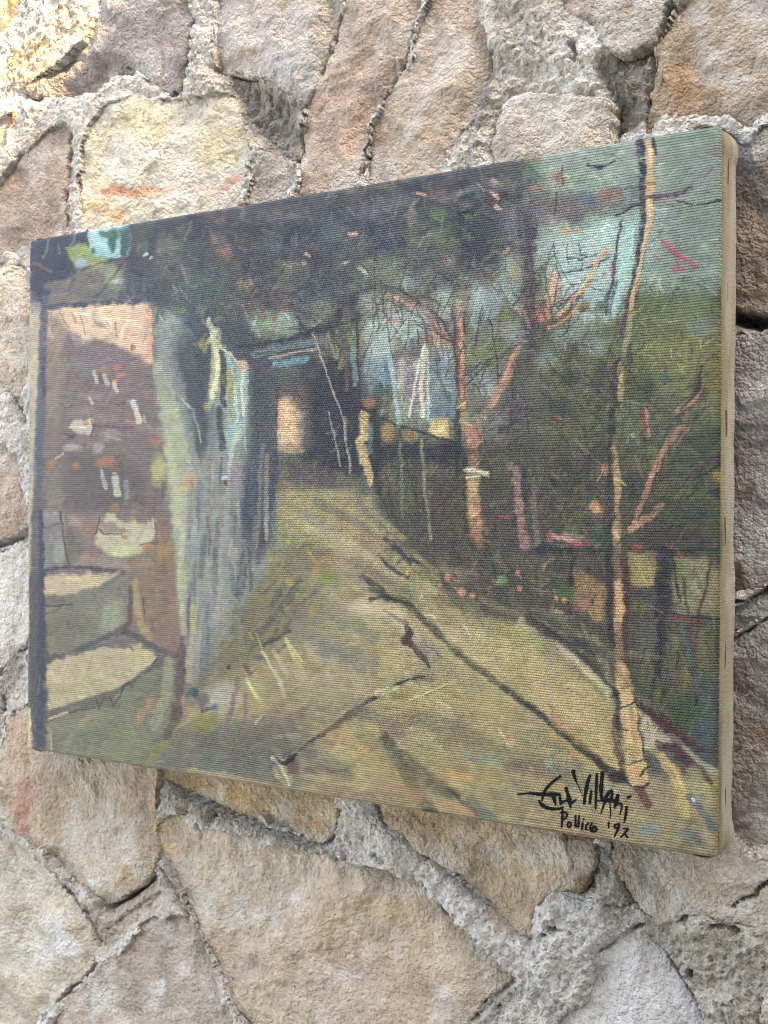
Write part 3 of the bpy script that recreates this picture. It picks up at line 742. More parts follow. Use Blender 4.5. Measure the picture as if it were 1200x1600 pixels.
P((126,127,118), [(66,800),(85,797),(97,808),(101,830),(97,860),(92,880),(72,890),(64,886)], 4); B((154,160,146), 92, 862, 8, 20, .6); L((98,94,96), [(66,826),(84,822),(96,816)], 2.4, .8); L((150,150,140), [(72,806),(86,802)], 6, .5)
L((84,72,82), [(93,799),(98,830),(101,860),(106,884)], 3.4); P((147,132,116), [(112,866),(200,872),(205,890),(115,886)], 5, .8); L((82,70,80), [(66,893),(95,886),(130,887),(190,894)], 5.5)
# light tree / buttress between wall and doorway
P((158,162,138), [(238,556),(262,590),(280,640),(292,700),(302,750),(296,800),(288,860),(290,960),(284,1012),(276,1008),(270,900),(264,800),(258,720),(250,640)], 5)
B((142,150,134), 256, 590, 14, 34, .7); B((174,170,120), 246, 735, 12, 22, .7); L((178,180,146), [(262,700),(275,760),(276,820)], 14, .5); B((192,166,112), 289, 755, 6, 17, .8); B((190,150,124), 300, 752, 6, 12, .7)
L((176,186,176), [(282,622),(300,640),(306,660),(312,690)], 3, .7); L((150,160,150), [(296,680),(305,730)], 9, .5); B((120,130,122), 300, 660, 10, 20, .5)
P((136,112,94), [(243,795),(262,818),(274,900),(281,1012),(262,1026),(240,1002),(214,965),(206,912),(230,884),(240,850)], 7, .95)
B((152,120,76), 258, 862, 13, 15, .8); B((124,96,92), 240, 790, 14, 20, .6); B((156,130,96), 222, 880, 14, 8, .5); L((88,110,116), [(296,756),(295,800),(292,838)], 8, .55)
L((168,178,150), [(283,830),(280,900),(284,960)], 8, .6); L((126,134,128), [(312,760),(316,860)], 12, .6); L((140,132,120), [(325,700),(330,760),(326,850)], 10, .6); L((152,140,124), [(312,770),(320,820)], 6, .5)
L((84,92,98), [(318,840),(312,900)], 10, .5); L((78,86,92), [(300,620),(318,700)], 14, .7); L((96,104,104), [(300,640),(312,672)], 3, .8)
for _ in range(70):
    x = random.uniform(286, 420); y = random.uniform(700, 1000)
    if x > 440 - (y - 700) * .28: continue
    L(random.choice([(140,136,126),(96,104,106),(124,126,120),(160,156,142),(78,88,96),(150,134,118),(108,122,124),(150,152,140)]), [(x, y), (x + random.uniform(-5, 3), y + random.uniform(30, 80))], random.uniform(3, 8), .55)
L((64,74,88), [(384,790),(382,860),(372,930)], 14, .7); L((62,72,90), [(428,660),(430,740),(420,800)], 9, .7); L((112,118,112), [(408,696),(405,760),(404,830)], 7, .7); L((88,98,106), [(395,720),(392,800)], 6, .5)
# lit planks
L((172,178,144), [(335,516,14),(337,560,17),(333,608,14),(325,636,8)], 14); L((210,210,176), [(338,545),(337,590),(330,620)], 6, .8, h=.0003); L((190,196,160), [(325,500),(334,530)], 8, .7)
for a in ((316,540,7,10),(322,634,6,6),(346,590,5,6)): B((152,145,84), *a, .7)
L((66,68,66), [(345,546),(348,580),(348,630)], 9, .9); L((62,66,66), [(341,640),(346,700)], 10, .8)
P((142,168,164), [(350,547),(362,556),(378,567),(385,580),(384,660),(375,682),(362,700),(356,716),(354,690),(354,640),(352,590)], 2.5)
L((154,148,86), [(356,578),(360,620),(360,660)], 8, .85); L((118,130,120), [(362,634),(372,636)], 4, .7); L((206,204,176), [(343,542),(358,552),(372,566)], 3.4, .95, h=.0003); L((206,194,168), [(379,572),(377,610),(379,650)], 4.5, .9, h=.0003); B((196,168,146), 378, 571, 7, 9, .9)
L((176,178,150), [(372,670,8),(362,695,8),(357,728,6),(354,765,3)], 8, .9); L((156,168,168), [(379,640),(382,705)], 2.4, .8); L((190,196,180), [(365,600),(370,660)], 4, .6); L((150,150,110), [(362,560),(368,600)], 5, .5)
B((160,170,180), 351, 749, 4.5, 4.5, 1, 0, .3, .0016); L((40,46,54), [(350,756),(354,758)], 4, .8); L((150,146,130), [(355,755),(356,790)], 4, .6)
# doorway
P((140,122,108), [(432,610),(474,612),(480,650),(476,700),(434,704)], 16, .5); P((92,78,84), [(432,600),(470,604),(470,622),(432,624)], 6, .6)
P((204,174,136), [(436,628),(446,619),(460,630),(467,650),(468,686),(462,698),(434,700),(434,660)], 8, .92, 3, .0002); L((220,194,150), [(448,636),(452,672)], 12, .4); L((170,150,122), [(435,700),(470,704)], 9, .7); L((48,54,62), [(430,600),(432,720)], 4, .6)
# beams and sky strips above the lane
for a in (([(396,552),(440,544),(500,532)],12,(112,130,130)),([(425,520),(500,505)],20,(96,102,96)),([(420,559),(460,551),(492,545)],3.4,(172,160,150)),([(428,569),(452,566),(478,561)],9,(112,148,160)),([(400,500),(450,505)],30,(130,148,134))): L(a[2], a[0], a[1], .85)
B((122,134,112), 425, 508, 36, 22, .8); B((146,164,148), 440, 505, 22, 12, .7)
for a in ((425,497,4,5),(440,487,4,5),(408,490,4,4)): B((166,100,68), *a, .85)
for a in (([(372,542),(420,534),(480,524),(560,494)],5),([(398,552),(470,546),(490,542)],2.4),([(410,538),(470,520)],2),([(450,512),(520,520)],3),([(470,480),(500,510)],2),([(458,478),(470,510),(490,530)],3)): L((44,46,56), a[0], a[1], .85)
L((112,116,100), [(470,490),(500,500)], 26, .6); B((118,122,108), 505, 485, 22, 18, .7); B((128,128,100), 560, 530, 14, 26, .6); L((140,146,108), [(526,520),(530,575)], 9, .7); L((124,150,146), [(550,520),(553,600)], 9, .75); L((150,150,118), [(510,520),(522,560)], 5, .6); L((124,138,72), [(540,500),(548,540)], 9, .6); L((120,96,110), [(536,540),(540,610)], 5, .5)
L((50,44,54), [(557,496),(558,560),(561,650)], 3.4); L((52,50,58), [(528,470),(530,560)], 2.4, .8); L((60,52,62), [(512,560),(520,640),(540,740)], 6, .7)
L((170,170,155), [(487,522,2),(497,548,2.6),(521,620,2.4),(535,652,2.6),(546,740,2)], 2.4, .8, h=.0002); L((164,158,148), [(511,645),(524,690),(531,728)], 2.4, .75); L((140,136,128), [(538,650),(541,690),(548,738)], 2.2, .6)
P((152,172,164), [(572,500),(612,500),(612,556),(576,560)], 6); P((112,136,140), [(566,560),(610,556),(614,610),(576,620)], 7); B((76,100,88), 594, 610, 16, 12, .8); B((116,90,104), 575, 596, 12, 10, .5)
L((206,182,126), [(568,648),(570,684)], 13, .95, h=.0003); L((204,178,120), [(563,690),(567,722)], 15, .95, h=.0003); L((190,172,122), [(571,726),(578,752)], 9, .9); L((88,124,130), [(578,662),(576,704)], 6, .8); B((146,112,84), 576, 630, 11, 9, .8); L((30,32,40), [(558,636),(576,642)], 5); L((36,40,48), [(588,660),(592,770)], 10, .85)
# bay, tent and far hills
L((168,192,186), [(606,552),(613,600),(622,665)], 7, .85)
P((154,158,154), [(612,562),(656,556),(660,540),(665,540),(668,655),(622,655)], 5, .6); B((142,128,132), 640, 600, 12, 30, .5); L((196,194,168), [(626,560),(624,600)], 10, .4)
P((116,134,138), [(668,560),(713,566),(713,650),(684,656),(669,650)], 5); B((84,112,112), 692, 618, 10, 8, .7); B((90,106,124), 694, 640, 18, 10, .5); B((150,160,150), 690, 548, 16, 10, .6)
L((210,210,190), [(659,544),(650,582),(644,622),(638,650)], 4.5, .9, h=.0003); L((210,212,194), [(661,542),(656,596),(659,652)], 5.5, .85, h=.0003); L((178,196,186), [(665,545),(667,655)], 4.5, .85)
for yy in range(556, 652, 9): L((120,112,112), [(650 - (yy-556)*.1, yy), (661, yy + 2)], 1.6, .5)
B((190,154,126), 684, 526, 17, 13, .8, 30); B((128,100,112), 672, 505, 14, 10, .6); P((210,180,114), [(671,655),(696,653),(699,682),(676,685),(667,674)], 2.5, .95, 3, .0002); L((236,206,140), [(676,672),(694,674)], 5, .7); L((176,156,108), [(672,655),(692,654)], 5, .6)
B((164,132,84), 604, 676, 9, 13, .8); B((152,126,86), 638, 680, 13, 8, .75, 20); B((112,130,96), 622, 655, 12, 7, .6)
P((44,47,56), [(584,700),(650,688),(716,692),(726,722),(700,728),(640,716),(600,722),(586,764),(580,740)], 5, .9); L((38,40,48), [(575,640),(610,661),(665,678),(712,690)], 4.5, .85); B((120,104,84), 672, 694, 10, 6, .5); L((40,42,50), [(712,640),(716,740)], 10, .7)
B((112,108,88), 608, 745, 14, 26, .5); B((90,96,70), 640, 770, 18, 30, .5); B((100,66,66), 688, 770, 18, 30, .5); B((130,134,100), 672, 735, 10, 8, .4)
L((130,128,108), [(623,690),(626,740),(628,806)], 4.4, .8); L((142,140,118), [(658,688),(662,760),(666,800),(672,842)], 5.4, .8); L((52,50,56), [(632,720),(650,780)], 3, .6); L((60,56,58), [(600,725),(612,800)], 4, .6)
# ---- canopy: broken dark foliage with flecks of light
for a in ((345,343,8,9,(150,116,104)),(370,323,7,3,(160,104,84)),(348,392,10,10,(170,118,102)),(333,372,4,8,(150,116,112)),(382,393,6,4,(166,128,120)),(420,335,26,6,(112,110,112)),(340,328,22,8,(96,88,96)),(428,385,14,9,(102,110,118)),(440,420,15,11,(126,124,84)),(382,444,11,7,(152,132,96)),(351,430,6,9,(88,114,86)),(455,338,18,7,(104,104,110)),(440,470,14,20,(112,104,90)),(330,460,28,26,(86,100,92)),(300,430,26,20,(84,94,90)),(400,470,26,20,(92,88,84)),(360,480,28,26,(92,92,84)),
          (530,345,40,16,(92,98,106)),(580,330,26,14,(104,110,114)),(520,370,20,12,(86,104,104)),(560,380,30,14,(94,98,96)),(470,400,22,12,(84,86,92)),(540,430,34,16,(98,102,96)),(490,440,30,18,(80,86,86)),(445,440,18,14,(96,100,84)),(580,400,24,18,(104,104,94)),
          (615,318,26,12,(124,128,126)),(642,340,7,14,(156,132,116)),(682,302,12,9,(142,112,112)),(685,334,15,9,(106,132,96)),(600,292,10,5,(112,126,96)),(715,275,30,8,(104,104,106)),(660,380,24,24,(118,118,96)),(690,370,20,24,(120,122,98)),(620,420,30,26,(122,120,104)),(610,370,18,14,(76,76,90)),(680,420,26,18,(128,120,104)),(590,390,14,8,(64,78,100)),(700,410,12,12,(140,124,110)),(750,440,12,26,(136,112,110)),(800,350,14,40,(124,124,126)),(790,290,20,9,(136,128,126)),(640,455,26,18,(124,126,110)),
          (832,270,20,26,(108,134,108)),(842,300,12,24,(116,118,96)),(830,248,14,5,(156,112,84)),(838,294,9,4,(158,108,82))):
    B(a[4], a[0], a[1], a[2], a[3], .62, random.uniform(-20, 20), .6)
for a in ((736,345,40,46),(745,400,24,30),(575,355,22,14),(620,385,16,16),(700,440,16,30),(310,350,26,18),(400,360,30,12),(470,360,26,14),(500,400,26,10),(410,420,26,14),(650,300,20,10),(720,290,20,8),(800,300,18,20),(645,440,12,16)):
    B((52,57,70), *a, .6, random.uniform(-30, 30), .6)
L((138,132,132), [(690,312),(725,298),(760,286),(800,292)], 9, .6); L((45,47,58), [(608,436,18),(560,462,16),(512,504,12),(470,522,7)], 15, .85)
L((56,60,66), [(716,332),(728,328),(738,330)], 4, .9, h=.0006)
for a in (((769,281),(776,286)),((767,301),(777,311)),((773,320),(782,327)),((545,365),(556,366)),((477,397),(482,400)),((472,411),(476,410)),((538,411),(542,409)),((788,396),(793,390)),((652,303),(662,305))): L((216,168,136), a, 5, .9, h=.0002)
L((122,96,92), [(764,290),(766,300),(772,318)], 2, .7); B((150,140,110), 806, 378, 4, 4)
REC[0] = False
CAN = [(112,112,100),(98,106,104),(124,122,110),(80,86,94),(60,64,76),(106,98,102),(88,102,90),(134,130,116),(70,72,84),(120,110,108)]
for _ in range(520):
    x = random.uniform(240, 840); y = random.uniform(250, 520)
    if y < 345 - (x - 200) * .17 or (x < 560 and y > 480): continue
    a = random.uniform(0, math.pi); l = random.uniform(8, 34)
    c = np.array(random.choice(CAN if x > 540 else CAN[1:] + CAN[3:5] + CAN[8:9])) * random.uniform(.85, 1.08)
    L(c, [(x, y), (x + l * math.cos(a), y + l * math.sin(a))], random.uniform(3, 9), .6, .5, .4)
scumble(900, 2, 6, 8, 26, .6, 24, 7, (60, 230, 840, 540))
REC[0] = True
L((76,64,74), [(829,320),(827,400),(824,500),(832,560)], 17, .75); L((96,88,92), [(818,380),(812,470)], 9, .5)
for a in ((798,440,18,42,(130,146,140)),(692,474,14,20,(152,162,150)),(746,470,13,28,(150,166,160)),(622,508,36,26,(164,180,166)),(600,480,20,10,(140,140,122)),(720,470,8,20,(140,130,110)),(600,430,22,20,(118,122,108)),(790,495,14,14,(116,128,80)),(800,425,8,16,(156,136,106)),(850,400,12,30,(132,146,136)),(680,515,12,10,(190,160,130)),(585,470,22,16,(146,150,136)),(770,470,12,30,(140,152,146)),(590,530,22,26,(160,174,164)),(700,560,10,14,(146,160,156))): B(a[4], *a[:4], .85)
for a in (([(572,455),(600,468),(641,486)],2.4),([(606,446),(645,464),(680,490),(702,522)],3.2),([(650,482),(660,510),(666,535)],2.4),([(668,465),(690,478),(712,470)],2.4),([(700,520),(712,560),(714,600)],3),([(822,444),(812,460),(800,478)],2.4),([(752,480),(746,505),(740,540)],2),([(765,500),(775,560),(776,600)],2.2),([(600,470),(604,510),(612,560)],2),([(650,515),(652,540)],2.4),([(735,490),(728,510)],2)): L((46,42,52), a[0], a[1], .8)
L((198,142,112), [(606,461),(630,470),(650,480)], 5, .8); L((176,122,112), [(655,466),(675,500),(695,525)], 6, .8); L((200,140,110), [(605,502),(622,500)], 6, .7); L((120,90,106), [(664,505),(690,520)], 8, .5)
# orange trunk in the middle and its boughs
L((76,46,52), [(708,480),(712,560),(714,650)], 7, .75); L((194,132,102), [(713,470,8),(717,520,12),(718,560,12),(721,610,13),(720,640,13)], 12, .95); L((214,156,122), [(719,500),(720,590)], 5, .7, h=.0003); L((120,70,60), [(716,566),(718,596)], 8, .5); L((130,90,70), [(722,590),(726,640)], 5, .6)
L((168,142,100), [(718,630),(724,656)], 13, .85); L((214,196,160), [(712,636),(724,628)], 3, .8); L((196,170,130), [(716,658),(736,666)], 4, .7)
P((192,122,96), [(717,657),(732,662),(747,672),(749,690),(742,698),(730,690),(722,676)], 3, .9); L((150,140,100), [(750,662),(750,690)], 6, .7); L((150,60,58), [(744,672),(748,684)], 4, .7); L((184,132,96), [(738,690),(738,734)], 15, .9); L((130,110,80), [(724,690),(736,720)], 8, .5)
L((186,156,106), [(735,742),(737,800)], 21, .92); L((182,126,88), [(738,792),(745,832)], 25, .88); L((206,166,116), [(732,750),(736,800)], 7, .6); L((206,150,110), [(742,796),(750,828)], 8, .6); L((170,130,96), [(745,830),(748,852)], 12, .5)
L((218,220,190), [(726,736),(742,735),(760,739)], 6, .95, h=.0006); L((210,205,170), [(728,747),(746,744)], 4, .9, h=.0005); L((200,176,120), [(728,758),(746,756)], 3, .7); L((96,60,50), [(724,766),(746,768)], 2, .6); L((180,190,180), [(752,742),(764,745)], 3, .7)
L((36,32,42), [(724,700),(724,770),(728,830)], 6, .6)
L((194,134,106), [(808,542,8),(796,570,15),(782,602,13),(766,634,9)], 14, .85); L((214,160,130), [(800,556),(784,596)], 5, .6, h=.0003); L((210,150,116), [(776,620),(764,636)], 6, .8); L((176,122,102), [(740,664),(752,646),(764,634)], 4, .8); L((110,80,90), [(826,620),(800,650)], 7, .5)
L((200,140,104), [(812,470),(826,510)], 4, .4); B((116,128,82), 752, 558, 22, 22, .6); B((96,110,70), 782, 540, 18, 12, .6); B((104,92,100), 800, 640, 20, 26, .5); B((140,150,150), 745, 575, 10, 14, .5); B((112,118,80), 850, 570, 16, 30, .5)
L((166,136,126), [(804,734,12),(812,790,15),(818,852,14)], 14, .8); L((150,126,116), [(832,760),(838,850)], 9, .5); L((42,40,54), [(816,734),(822,800)], 7, .85); L((196,90,92), [(780,806),(792,808)], 5, .7); L((200,120,110), [(808,800),(816,830)], 7, .6); B((196,130,110), 816, 840, 4, 5); B((40,44,58), 852, 858, 22, 9, .8); B((164,98,104), 858, 838, 6, 10, .7); B((170,150,140), 794, 728, 5, 5, .6)
# ---- right: sky, posts, hillside
B((112,100,106), 880, 322, 50, 24, .65); L((114,101,106), [(850,332),(920,318),(1000,304)], 36, .6, .6); B((152,120,98), 952, 306, 20, 11, .7); B((106,120,136), 912, 312, 14, 12, .6); B((160,116,90), 873, 277, 9, 8, .85); B((112,132,140), 920, 232, 14, 8, .5); B((132,120,104), 860, 320, 14, 10, .5)
P((168,188,178), [(868,362),(930,346),(988,358),(985,425),(962,485),(930,508),(872,486),(856,430)], 20, .85, 8)
L((140,172,160), [(868,420),(868,480)], 12, .5); L((162,194,186), [(984,360,16),(979,400,18),(971,440,15),(956,492,9)], 17, .75, .4, .1, .0006); L((176,214,206), [(990,362),(985,398)], 5, .6, h=.0007); L((100,112,110), [(962,440),(950,490)], 5, .7)
L((62,56,72), [(999,208,12),(1002,262,11),(1004,330,10),(999,380,8),(990,425,7),(981,475,8),(972,525,8)], 12, .95); L((58,54,64), [(1022,208),(1024,240)], 5, .8); L((60,56,66), [(1000,212),(1020,210)], 7, .8)
L((208,168,122), [(1014,222,8),(1017,250,15),(1015,275,10),(1016,300,13),(1015,330,13),(1012,358,9),(1004,388,5),(995,430,6),(986,482,8)], 10, .95, .25, .2, .0004); L((240,206,160), [(1016,236),(1018,260)], 6, .8, h=.0004); L((234,200,156), [(1015,312),(1014,336)], 5, .7); L((130,100,80), [(1010,284),(1022,286)], 4, .6); L((70,56,64), [(1008,306),(1022,305)], 5, .7)
L((164,154,116), [(985,480),(979,520),(972,552)], 8, .85); L((206,170,112), [(969,572),(966,625)], 8, .9, h=.0003); L((122,116,84), [(966,620),(962,680),(960,715)], 9, .8); L((208,174,114), [(958,700),(961,735),(963,765)], 9, .95, h=.0003); L((182,152,112), [(962,760),(963,815)], 8, .9)
L((218,168,112), [(963,822),(962,850)], 13, .95, h=.0003); L((134,112,82), [(962,848),(965,912)], 11, .85); L((214,168,112), [(964,912),(967,948),(965,984)], 13, .95, h=.0003); L((152,126,92), [(965,980),(968,1045)], 15, .9)
L((46,38,48), [(962,560,8),(957,640,9),(954,700,10),(951,800,11),(950,900,10),(954,1000,10),(958,1062,9),(966,1130,9)], 10, .85); L((50,44,54), [(984,540),(980,600)], 7, .6); L((104,70,86), [(978,470),(974,520)], 5, .6); L((110,80,76), [(984,560),(986,620)], 8, .6)
L((98,76,90), [(1022,306),(1055,302),(1082,292)], 10, .85, w1=5); L((34,40,48), [(1058,312),(1084,320),(1110,318),(1126,314)], 3, .9); L((56,54,66), [(960,336),(1000,316),(1022,304)], 3.4, .8); L((52,56,72), [(971,344),(962,382),(956,440),(944,490)], 4.5, .8)
L((40,44,50), [(917,257),(934,262),(942,260),(962,251)], 2.8); B((40,44,50), 938, 262, 6, 3); L((60,58,64), [(878,255),(877,290)], 2, .7); L((66,60,72), [(868,300),(866,335)], 3.4, .7); L((140,120,120), [(868,335),(868,342)], 3)
L((184,86,102), [(1036,377),(1060,398),(1084,416)], 9, .92, h=.0003, w1=7); L((184,88,104), [(1053,423),(1066,422)], 8, .9); L((178,90,104), [(1054,405),(1061,420)], 4, .6); B((150,108,116), 1025, 402, 8, 6, .5)
for a in (([(862,380),(870,420),(876,440)],1.8),([(884,400),(905,405),(930,397)],2),([(872,424),(910,421),(950,402)],2.2),([(902,378),(904,396),(912,398)],1.8),([(884,380),(888,410)],1.8),([(908,408),(906,424)],1.6),([(938,405),(934,420)],1.8),([(912,442),(940,452)],2),([(870,480),(895,458),(915,445)],2.4),([(893,458),(908,464)],1.8)): L((52,56,66), a[0], a[1], .8)
L((214,164,118), [(946,388,4),(930,412,6),(918,440,7),(896,466,6),(872,492,6)], 6, .9, h=.0003); L((208,152,112), [(904,478),(882,500),(856,512)], 5, .85); L((216,166,126), [(866,428),(858,468),(846,496)], 12, .85); B((204,130,98), 846, 494, 12, 9, .8); L((200,150,120), [(876,440),(862,480)], 8, .5)
for a in ((924,410,4,4),(957,420,5,12),(893,468,9,6),(942,428,4,4)): B((172,96,112), *a, .6)
B((196,166,110), 882, 358, 8, 6, .7); B((196,150,104), 905, 356, 6, 4, .7); B((128,118,60), 912, 480, 10, 10, .7); B((150,178,172), 935, 470, 16, 14, .6)
G = [(98,104,62),(112,118,70),(84,92,58),(74,84,60),(120,122,84),(92,96,78),(66,76,58),(104,92,70),(126,134,92)]
REC[0] = False
for _ in range(330):
    x = random.uniform(840, 1126); y = random.uniform(455, 850)
    if 945 < x < 990 and random.random() < .8: continue
    a = random.choice([-.9, -.6, .5, .9, 1.4]) + random.gauss(0, .25); l = random.uniform(14, 44)
    c = np.array(random.choice(G)) * (1.08 if x > 990 and y < 640 else .84)
    L(c, [(x, y), (x + l * math.cos(a), y + l * math.sin(a))], random.uniform(4, 10), .55, .5, .3)
REC[0] = True
for a in ((1064,556,64,60,(134,134,78)),(1030,478,30,18,(110,126,78)),(1085,490,30,22,(126,138,94)),(1112,590,16,34,(120,118,64)),(905,520,40,16,(118,128,104)),(1100,510,20,14,(120,132,124)),(870,690,30,30,(96,98,78)),(905,660,24,26,(98,102,66)),(985,700,20,30,(96,104,76))): B(a[4], *a[:4], .62, 0, .7)
for a in ((890,590,24,12),(1010,610,12,30),(1090,610,12,16),(880,740,30,22),(930,820,30,14),(1000,760,20,20),(870,640,24,20),(1105,690,20,26),(935,590,12,20)): B((54,62,56), *a, .6, random.uniform(-30, 30), .6)
B((66,104,100), 1038, 590, 9, 9, .6); B((150,154,140), 986, 680, 4, 4, .8)
L((188,128,98), [(1098,604,4),(1086,624,7),(1060,643,8)], 7, .9, h=.0003); L((34,42,46), [(1098,572),(1090,608),(1064,638)], 5, .7); L((176,130,100), [(1066,668),(1046,690),(1034,712)], 9, .85); L((190,128,96), [(1036,705),(1020,740),(1006,778),(990,816)], 9, .9, h=.0002); L((196,142,112), [(1034,788),(1010,810),(984,828)], 9, .85); L((150,116,92), [(1075,672),(1050,700)], 4, .6)
L((144,72,62), [(999,640),(1006,670)], 8, .8); L((190,136,116), [(1007,640),(1013,680)], 4.5, .85); B((194,138,98), 945, 733, 7, 8, .9); L((152,122,96), [(895,686),(925,712),(945,735)], 3.4, .7); L((120,90,80), [(866,650),(900,662)], 6, .5); L((150,118,100), [(990,710),(1002,745)], 5, .6); L((160,110,90), [(866,648),(872,652)], 6, .5)
P((62,72,52), [(1050,690),(1128,670),(1128,850),(1040,850),(1000,840)], 18, .5); B((146,140,52), 1120, 745, 8, 8, .8); L((82,62,64), [(1126,706),(1082,745),(1040,782)], 6, .8); L((28,34,34), [(1088,748),(1126,724)], 3, .85); L((30,36,36), [(1104,768),(1126,762)], 3, .8); L((110,112,62), [(1050,775),(1100,770)], 16, .5); L((48,68,62), [(1068,805),(1126,806)], 12, .7); L((92,92,58), [(1050,820),(1100,830)], 12, .5)
B((206,150,106), 930, 792, 11, 7, .9, 15); L((56,44,40), [(936,788),(940,794)], 6)
L((206,156,136), [(864,838),(888,842),(902,848)], 8, .85); L((150,140,120), [(880,832),(910,840)], 6, .6); L((172,60,62), [(884,849),(918,850)], 6, .9); B((170,96,88), 857, 840, 5, 10, .8); B((58,94,66), 936, 838, 15, 18, .7)
L((34,46,52), [(836,857),(900,858),(952,861)], 6, .85); L((36,46,44), [(982,858),(1050,860),(1126,857)], 5, .8)
L((78,56,62), [(1000,846),(1045,826),(1095,836)], 15, .75); L((70,56,64), [(1040,836),(1126,848)], 6, .5); B((170,84,70), 995, 857, 10, 5, .85); L((168,62,56), [(1058,858),(1068,871)], 5, .85); L((170,74,64), [(1040,850),(1060,858)], 4, .6)
P((152,142,90), [(981,866),(1021,866),(1021,915),(984,916)], 3, .92); L((120,80,60), [(986,916),(1000,922)], 5, .6)
P((136,130,96), [(1056,872),(1106,874),(1128,896),(1128,962),(1056,962),(1050,905)], 6, .9); B((112,122,60), 1061, 884, 8, 12, .7); L((158,140,110), [(1070,880),(1104,884)], 10, .6); L((60,90,60), [(1100,862),(1126,864)], 9, .7); L((110,96,80), [(1090,890),(1100,880)], 4, .6)
L((36,34,44), [(1034,860,22),(1034,940,19),(1026,1030,17),(1021,1095,14)], 20, .92); L((36,36,38), [(1050,864),(1056,900),(1062,940)], 5, .85); L((52,48,44), [(1068,900),(1074,965)], 4, .7); L((98,46,56), [(1110,874),(1100,926),(1091,980),(1085,1024)], 4.4, .85); L((34,38,34), [(1038,958),(1080,964),(1126,968)], 3.4, .9); L((136,70,60), [(1046,967),(1086,970)], 6, .8)
B((96,76,96), 1020, 870, 16, 5, .5); B((62,74,70), 1000, 925, 16, 8, .7); B((120,118,60), 1000, 950, 16, 10, .6); L((88,46,52), [(975,876),(978,960),(979,1070)], 9, .8); L((72,108,98), [(1064,972),(1072,1010),(1078,1040)], 6, .8); B((98,98,98), 1006, 1000, 14, 32, .6); L((140,100,80), [(966,990),(970,1030)], 3, .5)
P((148,122,86), [(894,890),(915,898),(942,916),(946,976),(922,962),(895,952)], 5, .85); B((178,110,92), 912, 945, 10, 9, .7); B((190,150,90), 932, 955, 10, 18, .5); B((76,104,60), 880, 928, 12, 14, .8); B((206,134,98), 867, 937, 4, 5); L((206,140,106), [(866,957),(876,957)], 5); L((44,42,46), [(896,866),(888,916)], 8, .8); L((96,60,58), [(874,866),(862,884),(846,908)], 4, .7); L((110,70,62), [(930,930),(912,965)], 4, .6); L((150,110,100), [(850,880),(862,872)], 6, .5)
REC[0] = False
for _ in range(300):
    x = random.uniform(590, 960); y = random.uniform(700, 965)
    if y > 880 + (x - 650) * .33: continue
    a = random.uniform(0, math.pi); l = random.uniform(8, 26)
    L(random.choice([(96,98,68),(84,78,70),(110,94,82),(56,56,56),(112,116,80),(128,112,92),(74,88,78),(98,72,70),(120,124,96)]), [(x, y), (x + l * math.cos(a), y + l * math.sin(a))], random.uniform(3, 7), .55, .5, .3)
REC[0] = False
for _ in range(60):
    x = random.uniform(985, 1124); y = random.uniform(975, 1130); l = random.uniform(20, 60)
    L(random.choice([(92,104,62),(66,84,60),(116,118,62),(70,92,92),(56,66,52),(110,106,66)]), [(x, y), (x + random.gauss(0, 5), y + l)], random.uniform(4, 9), .5, .5, .3)
REC[0] = True
for a in ((1055,1010,6,30,(132,128,58)),(1070,1062,8,20,(120,124,46)),(1112,1130,26,60,(72,92,98)),(1075,1110,30,22,(62,92,54)),(1098,1010,12,30,(120,112,70)),(1028,1090,7,14,(120,124,54))): B(a[4], *a[:4], .65, 0, .6)
L((36,40,42), [(1058,1020),(1056,1045)], 5, .7); L((30,34,38), [(1090,1080),(1088,1104)], 4, .8); L((84,104,112), [(1088,1060),(1090,1085)], 4, .7); L((40,38,46), [(1036,1080),(1032,1100)], 6, .6)
L((34,36,42), [(1060,1178),(1062,1180)], 2, .1)
# ---- lane
REC[0] = False
for _ in range(420):
    x = random.uniform(420, 960); y = random.uniform(770, 1290)
    if y < 775 + (x - 440) * .42 or x < 700 - (y - 760) * .95: continue
    a = random.gauss(.62, .3) if y < 1120 else random.gauss(.45, .5); l = random.uniform(26, 80)
    L(random.choice([(186,172,132),(160,146,106),(144,136,112),(178,158,110),(152,142,96),(172,160,134),(132,124,100),(188,166,116),(160,150,118),(192,178,140)]), [(x, y), (x + l * math.cos(a), y + l * math.sin(a))], random.uniform(5, 13), .42, .6, .35)
REC[0] = True
for a in (([(478,826),(540,860),(620,900)],14,(178,170,134)),([(495,785),(560,818),(610,862)],16,(98,98,90)),([(540,820),(600,852)],12,(174,148,106)),([(560,790),(620,830),(640,870)],14,(84,88,86)),([(470,800),(520,830)],14,(140,140,128)),([(580,800),(630,842)],9,(168,160,112)),([(520,870),(580,920)],18,(150,148,126)),([(560,880),(590,905)],14,(176,150,110)),([(500,960),(580,1000)],26,(136,136,122)),([(560,950),(620,960)],22,(180,166,134)),([(470,980),(560,1060)],22,(140,140,124)),([(560,1030),(640,1010)],24,(176,158,108)),([(480,1080),(560,1090)],26,(150,150,112))): L(a[2], a[0], a[1], .55, .6, .3)
for a in ((505,902,12,11,(128,150,54),.8),(490,894,9,9,(168,132,72),.7),(420,870,5,11,(164,154,70),.8),(448,846,4,4,(176,164,60),.9),(437,905,3,6,(170,150,70),.8),(451,910,6,6,(168,158,66),.8),(487,954,7,7,(168,146,56),.8),(395,937,6,6,(136,124,60),.7),(416,895,3,5,(160,140,60),.8),(448,950,4,6,(150,150,90),.7),(445,972,6,8,(130,134,78),.6)): B(a[4], *a[:4], a[5])
